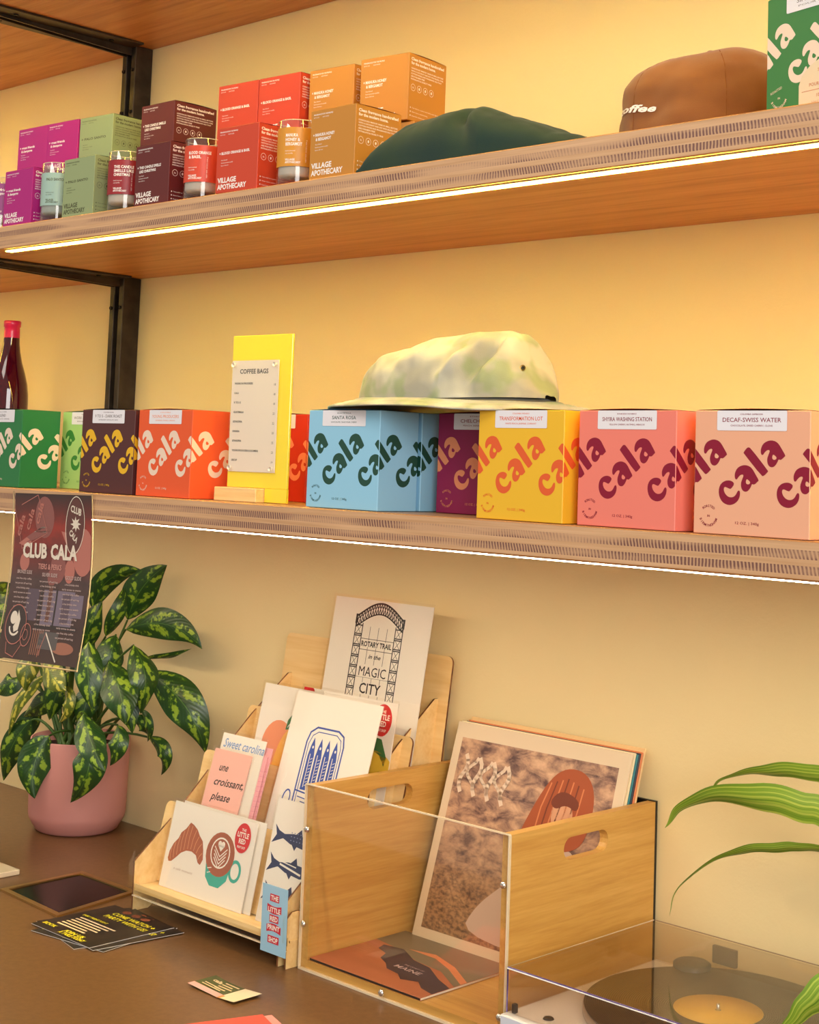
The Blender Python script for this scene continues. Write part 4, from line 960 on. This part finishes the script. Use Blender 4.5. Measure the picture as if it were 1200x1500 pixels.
def d_cafe(A):
    br = mat('ink_croissant', (176, 92, 54), .5); bl = mat('ink_croissant_light', (216, 146, 100), .5); te = mat('ink_teal', (56, 180, 160), .5)
    A.poly([(8, 40), (9, 50), (15, 62), (23, 70), (27, 79), (36, 86), (44, 96), (52, 94), (62, 89), (69, 82), (78, 76), (83, 64), (86, 52), (82, 44), (76, 46), (69, 55), (58, 58), (46, 57), (35, 52), (26, 44), (17, 37), (11, 36)], br)
    A.up()
    for k, (a_, b_) in enumerate((((14, 40), (13, 54)), ((20, 43), (19, 64)), ((26, 48), (27, 74)), ((33, 54), (34, 82)), ((40, 57), (42, 91)), ((48, 60), (50, 92)), ((55, 61), (60, 88)), ((62, 60), (68, 80)), ((69, 58), (77, 72)), ((75, 50), (82, 60)))): A.line([a_, ((a_[0]+b_[0])/2-1.5, (a_[1]+b_[1])/2), b_], 1.3, bl)
    A.poly([(92, 62), (150, 62), (144, 34), (130, 22), (110, 22), (98, 32)], te); A.ring(158, 50, 11, 13, 4.6, te, 20)
    A.up(); A.ell(121, 66, 31, 30, br); A.up(); A.ell(121, 66, 29, 28, mat('ink_latte', (168, 88, 56), .5)); A.up()
    A.ring(121, 68, 20, 20, 2.2, M_pr, 24); A.ell(117, 80, 4, 4, M_pr, n=12); A.ell(124, 80, 4, 4, M_pr, n=12); A.poly([(113, 78), (128, 78), (121, 70)], M_pr)
    for k in range(4): A.line([(121, 48+k*5), (109-k*.5, 60+k*5)], 1.5, M_pr); A.line([(121, 48+k*5), (133+k*.5, 60+k*5)], 1.5, M_pr)
    A.line([(100, 44), (108, 46)], 1.2, M_pr); A.line([(101, 38), (107, 40)], 1.2, M_pr)
    A.text('a cafe moment', 26, 28, 3.6, mat('ink_faint', (196, 176, 160), .6), w=44, shear=.3)
    sticker(A, 162, 96, 18)
print_card('greeting_card', -1.8420, -.2785, .0362, .186, .122, 12, 'blank edged card standing behind the croissant and coffee card', 'greeting card', None)
print_card('greeting_card', -1.8570, -.2825, .0362, .187, .120, 12, 'croissant and teal coffee cup card in the front row', 'greeting card', d_cafe)
def d_fish(A):
    for k, yy in enumerate((114, 77, 40)):
        A.poly([(5, yy+14), (10, yy+1), (2, yy-11), (14, yy-6), (24, yy-2), (40, yy-7), (70, yy-10), (96, yy-4), (70, yy+6), (44, yy+7), (26, yy+4), (14, yy+7)], inv)
        A.poly([(46, yy+5), (58, yy+15), (62, yy+5)], inv); A.poly([(42, yy-6), (50, yy-14), (54, yy-7)], inv)
    A.up()
    A.line([(28, 79), (70, 72)], 2.6, M_pr); A.line([(28, 83), (60, 80)], 1.4, M_pr)
    for k in range(7):
        for j in range(3): A.ell(40+k*6, 112+j*5, 1.2, .8, mat('ink_fishdot', (130, 140, 180), .5), n=6)
    for k in range(5): A.line([(44+k*6, 32), (48+k*6, 42)], 1, M_pr)
print_card('greeting_card', -1.6360, -.2850, .0362, .0915, .162, 12, 'card with three navy blue fish beside the crate', 'greeting card', d_fish)
# shop name tag
tg = print_card('shop_tag', -1.5825, -.3200, .0170, .0500, .0860, 0, 'light blue name tag with red lettering on the rack front corner', 'sign', None, mat('tag_blue', (160, 204, 226), .5), .0008, False)
m = MB(); A = Art(m, plane((0, -.0001, 0), (1, 0, 0), (0, 0, 1)))
rd = mat('tag_red', (206, 44, 62), .5)
for i, (q, w) in enumerate((('THE', 18), ('LITTLE', 28), ('RED', 18), ('PRINT', 28), ('SHOP', 22))):
    y = 66-i*13.2; sg_ = {1: -1, 3: 1}.get(i, 0)
    for k in range(8):
        a, b_ = k/8, (k+1)/8; f = lambda q_: sg_*2.4*sin(pi*q_)
        A.add([[(25-w/2+w*a, y+f(a)), (25-w/2+w*b_, y+f(b_)), (25-w/2+w*b_, y+9.5+f(b_)), (25-w/2+w*a, y+9.5+f(a))]], rd)
A.up()
for i, (q, w) in enumerate((('THE', 15), ('LITTLE', 24), ('RED', 15), ('PRINT', 24), ('SHOP', 18))):
    y = 66-i*13.2; A.text(q, 25, y+1.8+{1: -2, 3: 2}.get(i, 0), 6, M_pr, w=w, align='c', bold=.03)
m.build('lettering', tg)
# ------------------------------------------------------------------ record crate
cr = thing('record_crate', 'bamboo record crate with a clear acrylic front and handle slots', 'crate', (0, 0, .0003))
CX0, CX1, CY0, CY1, CZ_ = -1.5325, -1.1800, -.2966, -.0060, .2350
def slot(yc, zc, L, H):
    r = H/2; pts = []
    for k in range(9): a = -pi/2+k*pi/8; pts.append((yc+L/2-r+r*cos(a), zc+r*sin(a)))
    for k in range(9): a = pi/2+k*pi/8; pts.append((yc-L/2+r+r*cos(a), zc+r*sin(a)))
    return pts
for x0 in (CX0, CX1-.0125):
    m = MB(); m.prism([(CY0+.004, .002), (CY1, .002), (CY1, CZ_), (CY0+.004, CZ_)], [slot(-.150, .203, .088, .027)], lambda u, v, w, x0=x0: (x0+w, u, v), .0125, M_bamboo); m.build('side_panel', cr)
m = MB(); m.box(CX0+.0126, CX1-.0126, CY0+.004, CY1, .002, .013, M_bambf); m.build('bottom_panel', cr)
m = MB(); m.box(CX0, CX1, CY1+.0002, -.0012, .002, CZ_+.001, M_black); m.build('back_panel', cr)
m = MB(); m.box(CX0, CX1, CY0, CY0+.0036, .0005, CZ_, M_acry)
af = m.build('acrylic_front', cr)
m = MB()
m.box(CX0, CX1, CY0-.0002, CY0+.0038, CZ_-.0002, CZ_+.0012, M_acedge); m.box(CX0-.001, CX0+.0006, CY0-.0002, CY0+.0038, 0, CZ_, M_acedge); m.box(CX1-.0006, CX1+.001, CY0-.0002, CY0+.0038, 0, CZ_, M_acedge); m.box(CX0, CX1, CY0-.0006, CY0+.0038, 0, .0026, M_acedge)
o = m.build('acrylic_front_edge', cr)
for x, z in ((CX0+.0065, .178), (CX0+.0065, .058), (CX1-.0063, .178), (CX1-.0063, .030), ((CX0+CX1)/2-.022, .0085)):
    m = MB(); m.lathe([(0, .0035), (.0022, .0032), (.0040, .0018), (.0044, 0)], M_chrome, 20)
    for k, v in enumerate(m.v): m.v[k] = (x+v[0], CY0-.0003-v[2], z+v[1])
    o = m.build('screw', af)

# records
def sand_mat():
    m = mat('sand_print', (176, 136, 106), .4); t = NT(m)
    n1 = t.noise(t.coord('UV', (7, 12, 1)), 1.3, 5, .6, .4); n2 = t.noise(t.coord('UV', (40, 60, 1)), 1, 3)
    c = t.ramp(n1, [(.34, (92, 66, 62)), (.44, (150, 116, 98)), (.55, (196, 156, 124)), (.72, (226, 188, 150))])
    sp = t.n('ShaderNodeSeparateXYZ'); tc = t.n('ShaderNodeTexCoord'); t.l(tc.outputs['UV'], sp.inputs[0])
    low = t.ramp(sp.outputs[1], [(.15, (255, 255, 255)), (.6, (0, 0, 0))])
    g = t.ramp(n2, [(.35, (86, 62, 40)), (.6, (170, 128, 84))])
    t.color(t.mix(t.math('MULTIPLY', low, .8), c, g)); t.bsdf.inputs['Coat Weight'].default_value = .2
    return m
LPW = .306
def record(x, y, tilt, label, stock, dx=0, draw=None, h=.2935, uvm=None, th=.0032):
    r = thing('record_sleeve', label, 'record', (x, y, .0152), 0, 'records in the bamboo crate'); r.rotation_euler = (-radians(tilt), 0, 0)
    m = MB(); m.box(0, LPW-.002, 0, th, 0, h, stock, bev=.0006)
    A = Art(m, plane((0, 0, 0), (1, 0, 0), (0, 0, 1)), None, .00015)
    if draw: draw(A, m)
    m.build('sleeve', r); return r
def d_cover(A, m):
    f = plane((0, -.0002, 0), (1, 0, 0), (0, 0, 1))
    m.grid(lambda a, b_: f(.014+a*.274, .015+b_*.258, 0), 1, 1, sand_mat(), smooth=False)
    A.k = 3; A.lim = (14, 288, 15, 273); P_ = A.poly; A.poly = lambda pts, mm, holes=(): P_(chaikin(chaikin(pts)), mm)
    ru = mat('cover_russet', (170, 84, 44), .5); ru2 = mat('cover_russet_light', (214, 130, 80), .5); sk = mat('cover_skin', (222, 164, 124), .5); dr = mat('cover_dress', (206, 180, 160), .5); dd = mat('cover_navy', (56, 46, 54), .5); rdd = mat('cover_red', (180, 50, 60), .5); ru3 = mat('cover_russet_dark', (120, 56, 34), .5)
    # plain generic seated figure in soft shapes, no likeness
    A.poly([(84, 22), (100, 60), (140, 96), (178, 128), (200, 120), (232, 60), (250, 18)], dr); A.up()
    A.poly([(196, 20), (206, 70), (224, 110), (262, 110), (268, 18)], dd); A.poly([(150, 18), (176, 46), (250, 50), (268, 18)], rdd); A.up()
    A.poly([(196, 118), (204, 156), (246, 160), (258, 110), (230, 98), (206, 104)], dr)
    A.poly([(172, 150), (168, 100), (176, 40), (188, 18), (204, 18), (196, 60), (196, 110), (206, 150), (196, 166)], sk); A.up()
    A.poly([(130, 118), (146, 158), (164, 206), (184, 244), (206, 260), (236, 260), (256, 242), (262, 210), (256, 172), (240, 158), (212, 152), (192, 162), (176, 138), (150, 110)], ru); A.up()
    A.poly([(192, 206), (206, 222), (228, 214), (232, 186), (220, 166), (202, 172)], sk)
    for k in range(7): A.line([(186+k*9, 246-abs(k-3)*3), (176+k*10, 204), (172+k*9, 170)], 2.2, (ru2, ru3)[k % 2])
    A.up(); A.poly([(188, 214), (206, 232), (238, 222), (236, 206), (216, 214), (200, 204)], ru3)
    # four pale brush strokes at the upper left
    A.up(); bw = mat('cover_brush', (232, 208, 180), .5)
    for q in range(4): A.line([(30+q*26+5*sin(k*.9), 250-k*7-q*2) for k in range(8)], 6.5, bw)
    for q in range(3): A.line([(44+q*26+8*cos(k*.8), 248-k*5-q*2) for k in range(9)], 5, bw)
M_lp = mat('sleeve_cream', (226, 206, 172), .5)
TL_ = 16.5
record(-1.5015, -.1180, TL_, 'front record with a pale bordered sandy beach cover', M_lp, draw=d_cover)
record(-1.5000, -.1138, TL_, 'cream record sleeve directly behind the front cover', mat('lp_ivory', (240, 226, 184), .5), h=.2945)
record(-1.4990, -.1096, TL_, 'teal edged record third from the front', mat('lp_teal', (40, 130, 140), .45), h=.2925)
record(-1.4985, -.1054, TL_, 'dark record fourth from the front', mat('lp_dark', (34, 40, 60), .45), h=.2935)
record(-1.4980, -.1012, TL_, 'orange record sleeve second from the back', mat('lp_orange', (226, 130, 76), .45), h=.2945)
record(-1.4975, -.0970, TL_, 'pale record sleeve at the very back of the crate', mat('lp_sand', (236, 200, 140), .45), h=.2990)
# record lying flat in the crate
fl = thing('record_sleeve', 'desert dune record sleeve lying flat on the crate floor', 'record', (-1.5170, -.2915, .0135), 0, 'records in the bamboo crate')
m = MB(); m.box(0, .200, 0, .178, 0, .0035, mat('dune_orange', (186, 108, 74), .4), {'+x': M_paper, '-y': M_black}, bev=.0005)
A = Art(m, plane((0, 0, .0035), (1, 0, 0), (0, 1, 0)), (0, 200, 0, 178))
A.poly([(0, 122), (60, 112), (100, 96), (150, 90), (200, 60), (200, 178), (0, 178)], mat('dune_grey', (128, 116, 92), .4)); A.up()
A.poly([(60, 124), (110, 122), (150, 104), (200, 72), (200, 84), (150, 116), (100, 134)], mat('dune_light', (226, 140, 92), .4))
A.poly([(24, 112), (56, 118), (96, 96), (130, 90), (168, 66), (200, 52), (200, 20), (176, 26), (158, 40), (136, 30), (120, 42), (96, 46), (80, 60), (60, 70), (52, 88), (30, 96)], mat('dune_plum', (60, 46, 62), .4)); A.up()
A.text('MAINE', 118, 58, 9, mat('dune_text', (206, 186, 184), .5), w=46, align='c', rot=-2, bold=.01); A.text('THE COAST OF', 118, 72, 3.4, mat('dune_text', (206, 186, 184), .5), w=36, align='c', rot=-2)
m.build('sleeve', fl)

# ------------------------------------------------------------------ turntable
tt = thing('turntable', 'white turntable with a smoky clear dust cover beside the crate', 'turntable', (-.9500, -.170, .0003))
TO = Vector((-.9500, -.170, .0003))
def TB(m, name): return m.build(name, tt, (-TO.x, -TO.y, -TO.z))
M_pl = mat('plinth_white', (232, 226, 214), .35)
m = MB(); m.box(-1.1650, -.7450, -.3215, -.0200, .0120, .0455, M_pl, {'-y': mat('plinth_front', (214, 222, 234), .4)}, bev=.0015); TB(m, 'plinth')
for x in (-1.135, -.775):
    for y in (-.295, -.045): m = MB(); m.lathe([(0, .0003), (.016, .0003), (.017, .004), (.015, .0119), (0, .0119)], M_black, 24, (x, y, 0)); TB(m, 'foot')
RC = (-.9850, -.1540)
m = MB(); m.lathe([(0, .0462), (.150, .0462), (.152, .048), (.152, .0560), (.150, .0568), (0, .0568)], mat('platter_metal', (190, 180, 168), .3, .6), 72, (RC[0], RC[1], 0)); TB(m, 'platter')
m = MB(); m.box(-1.1580, -1.1520, -.3100, -.3040, .0456, .0560, M_black, bev=.001); TB(m, 'arm_clip')
m = MB(); m.lathe([(.0, .0018), (.0055, .0016), (.0065, 0)], M_black, 18, (-1.118, -.292, .0456)); TB(m, 'power_button')
m = MB(); m.lathe([(.0022, .0568), (.0022, .0650), (.0012, .0665), (0, .0668)], M_chrome, 14, (RC[0], RC[1], 0)); TB(m, 'spindle')
m = MB(); m.lathe([(0, .002), (.022, .002), (.023, .004), (.023, .020), (.020, .022), (0, .022)], mat('weight_black', (34, 32, 30), .4), 32, (-1.090, -.050, .0440)); TB(m, 'adapter_weight')
m = MB(); m.box(-1.0760, -1.0420, -.0285, -.0225, .0640, .0850, mat('hinge_grey', (104, 90, 76), .5), bev=.001); TB(m, 'hinge')
m = MB(); m.box(-1.0860, -1.0300, -.0205, -.0195, .0500, .0920, M_cvedge, bev=.0004); TB(m, 'hinge_plate') if False else None
m = MB(); m.tube([(-.800, -.070, .075), (-.795, -.16, .076), (-.850, -.235, .066)], .004, M_chrome, 10); m.lathe([(0, 0), (.02, 0), (.02, .03), (0, .03)], M_black, 24, (-.800, -.065, .0456)); TB(m, 'tonearm')
x0, x1, y0, y1, z0, z1 = -1.1600, -.7500, -.3150, -.0325, .0475, .0945
m = MB()
for args in ((x0, x1, y0, y0+.0025, z0, z1), (x0, x0+.0025, y0+.0025, y1, z0, z1), (x1-.0025, x1, y0+.0025, y1, z0, z1), (x0, x1, y1, y1+.0025, z0, z1), (x0, x1, y0, y1+.0025, z1, z1+.0025)): m.box(*args, M_cover)
TB(m, 'dust_cover')
m = MB(); m.tube([(x0, y0, z1+.002), (x1, y0, z1+.002)], .0009, M_cvedge, 6); m.tube([(x0, y0, z0), (x0, y0, z1+.002)], .0010, M_cvedge, 6); m.tube([(x0, y0-.0012, z1+.0010), (x1, y0-.0012, z1+.0010)], .0007, M_white, 6)
m.tube([(x0, y0, z1+.002), (x0, y1, z1+.002)], .0006, M_acedge, 6); m.tube([(x0, y1+.0025, z1+.0015), (x1, y1+.0025, z1+.0015)], .0006, mat('edge_brown', (150, 120, 92), .4), 6)
TB(m, 'cover_edge')
M_vin = mat('vinyl', (24, 21, 20), .28, spec=.6)
t = NT(M_vin); v = t.coord('Object'); sp = t.n('ShaderNodeSeparateXYZ'); t.l(v, sp.inputs[0])
rr = t.math('SQRT', t.math('ADD', t.math('POWER', sp.outputs[0], 2), t.math('POWER', sp.outputs[1], 2)))
t.bump(t.math('SINE', t.math('MULTIPLY', rr, 2600)), .25, .0006)
rec = thing('vinyl_record', 'black vinyl record with a mustard yellow label on the turntable platter', 'record', (RC[0], RC[1], .0575))
m = MB(); m.lathe([(.0036, 0), (.1505, 0), (.1510, .0009), (.1505, .0018), (.050, .0016), (.0036, .0016)], M_vin, 96); m.build('disc', rec)
m = MB(); m.lathe([(.0036, .0017), (.0500, .0017), (.0502, .0021), (.0036, .0022)], mat('record_label_yellow', (226, 178, 62), .5), 64); m.build('paper_label', rec)

# ------------------------------------------------------------------ strap leaved plant at the right
sp_ = thing('strap_leaf_plant', 'arching bright green strap leaves reaching in from the right', 'plant', (0, 0, 0))
m = MB(); m.lathe([(0, 0), (.05, 0), (.055, .004), (.066, .11), (.064, .112), (.061, .10), (0, .10)], mat('terracotta_pot', (186, 108, 74), .7), 40, (-.655, -.15, .0003)); m.build('pot', sp_)
M_strap = mat('strap_leaf', (120, 156, 40), .4)
t = NT(M_strap); sp = t.n('ShaderNodeSeparateXYZ'); tc = t.n('ShaderNodeTexCoord'); t.l(tc.outputs['UV'], sp.inputs[0])
w_ = t.noise(t.coord('UV', (12, .8, 1)), 1, 2)
t.color(t.ramp(w_, [(.30, (74, 112, 26)), (.48, (122, 156, 40)), (.62, (176, 188, 78)), (.75, (106, 144, 40))]))
t.bsdf.inputs['Subsurface Weight'].default_value = 0
def catmull(P, n=8):
    P = [Vector(p) for p in P]; out = []; Q = [P[0]*2-P[1]]+P+[P[-1]*2-P[-2]]
    for i in range(1, len(Q)-2):
        for k in range(n):
            q = k/n; a, b_, c, d = Q[i-1], Q[i], Q[i+1], Q[i+2]
            out.append(.5*((2*b_)+(c-a)*q+(a*2-b_*5+c*4-d)*q*q+(b_*3-a-c*3+d)*q**3))
    return out+[P[-1]]
for pts, w, rollv in (
    ([(-1.024,-.12,.291),(-1.005,-.12,.306),(-.969,-.12,.319),(-.924,-.12,.328),(-.873,-.12,.331),(-.800,-.125,.318),(-.720,-.14,.25),(-.66,-.15,.102)], .017, .9),
    ([(-1.086,-.12,.236),(-1.064,-.12,.262),(-1.023,-.12,.283),(-.959,-.12,.293),(-.907,-.12,.293),(-.868,-.12,.287),(-.79,-.13,.25),(-.70,-.14,.19),(-.65,-.15,.102)], .027, .5),
    ([(-1.077,-.12,.135),(-1.070,-.12,.161),(-1.052,-.12,.183),(-1.013,-.12,.213),(-.976,-.12,.230),(-.941,-.12,.240),(-.91,-.12,.246),(-.872,-.12,.250),(-.78,-.13,.235),(-.70,-.14,.18),(-.645,-.15,.102)], .012, 1.1),
    ([(-.790,-.36,.125),(-.765,-.355,.158),(-.735,-.34,.190),(-.70,-.28,.20),(-.66,-.16,.102)], .024, .3)):
    P = catmull(pts); n = len(P)-1
    def S(a, b_, P=P, n=n, w=w, rollv=rollv):
        i = min(int(b_*n+.001), n); p = P[i]; d = (P[min(i+1, n)]-P[max(i-1, 0)]).normalized()
        toc = (Vector((0, -1.69, .66))-p).normalized(); nr = (toc-d*toc.dot(d)).normalized()
        nr = Matrix.Rotation(rollv+.35*sin(b_*9), 3, d) @ nr; side = d.cross(nr)
        ww = w*.5*min(1, b_*2.6)**.85*(1-.1*b_); x = (a-.5)*2
        return p+side*x*ww*1.3-nr*abs(x)*ww*.35+side*(.001*sin(b_*40))
    m = MB(); m.grid(S, 6, n, M_strap); m.build('leaf', sp_)

# ------------------------------------------------------------------ light and camera
def area(name, loc, target, size, size_y, energy, col):
    l = bpy.data.lights.new(name, 'AREA'); l.shape = 'RECTANGLE'; l.size = size; l.size_y = size_y; l.energy = energy; l.color = col
    o = bpy.data.objects.new(name, l); COL.objects.link(o); o.location = loc
    o.rotation_euler = (Vector(target)-Vector(loc)).to_track_quat('-Z', 'Y').to_euler(); return o
area('window_daylight', (2.3, -2.9, 1.6), (-1.5, 0, .6), 2.2, 1.8, 112, (1, .97, .93))
area('ceiling_light', (-2.2, -2.2, 2.6), (-1.7, -.1, .5), 1.2, 1.2, 26, (1, .93, .82))
w = bpy.data.worlds.new('room'); SCN.world = w; w.use_nodes = True
bg = w.node_tree.nodes['Background']; bg.inputs[0].default_value = (1, .89, .74, 1); bg.inputs[1].default_value = .38
cam = bpy.data.cameras.new('camera'); co = bpy.data.objects.new('camera', cam); COL.objects.link(co); SCN.camera = co
yaw, pitch, roll, fpx, cxp, cyp = .76541297, .08775588, -.03525635, 2249.61865, 627.02962, 482.47737
F = Vector((-sin(yaw)*cos(pitch), cos(yaw)*cos(pitch), sin(pitch))); Rr = Vector((cos(yaw), sin(yaw), 0)); D = F.cross(Rr)
R2 = Rr*cos(roll)+D*sin(roll); D2 = -Rr*sin(roll)+D*cos(roll)
mw = Matrix((R2, -D2, -F)).transposed().to_4x4(); mw.translation = Vector((0, -1.69, .39036*1.69)); co.matrix_world = mw
cam.sensor_fit = 'HORIZONTAL'; cam.sensor_width = 36; cam.lens = fpx/1200*36
cam.shift_x = (600-cxp)/1200; cam.shift_y = (cyp-750)/1200; cam.clip_start = .05
SCN.view_settings.view_transform = 'Standard'; SCN.view_settings.look = 'None'; SCN.view_settings.exposure = .18
SCN.cycles.max_bounces = 10; SCN.cycles.transparent_max_bounces = 16; SCN.cycles.transmission_bounces = 8
SCN.cycles.use_denoising = True; SCN.cycles.caustics_reflective = False; SCN.cycles.caustics_refractive = False
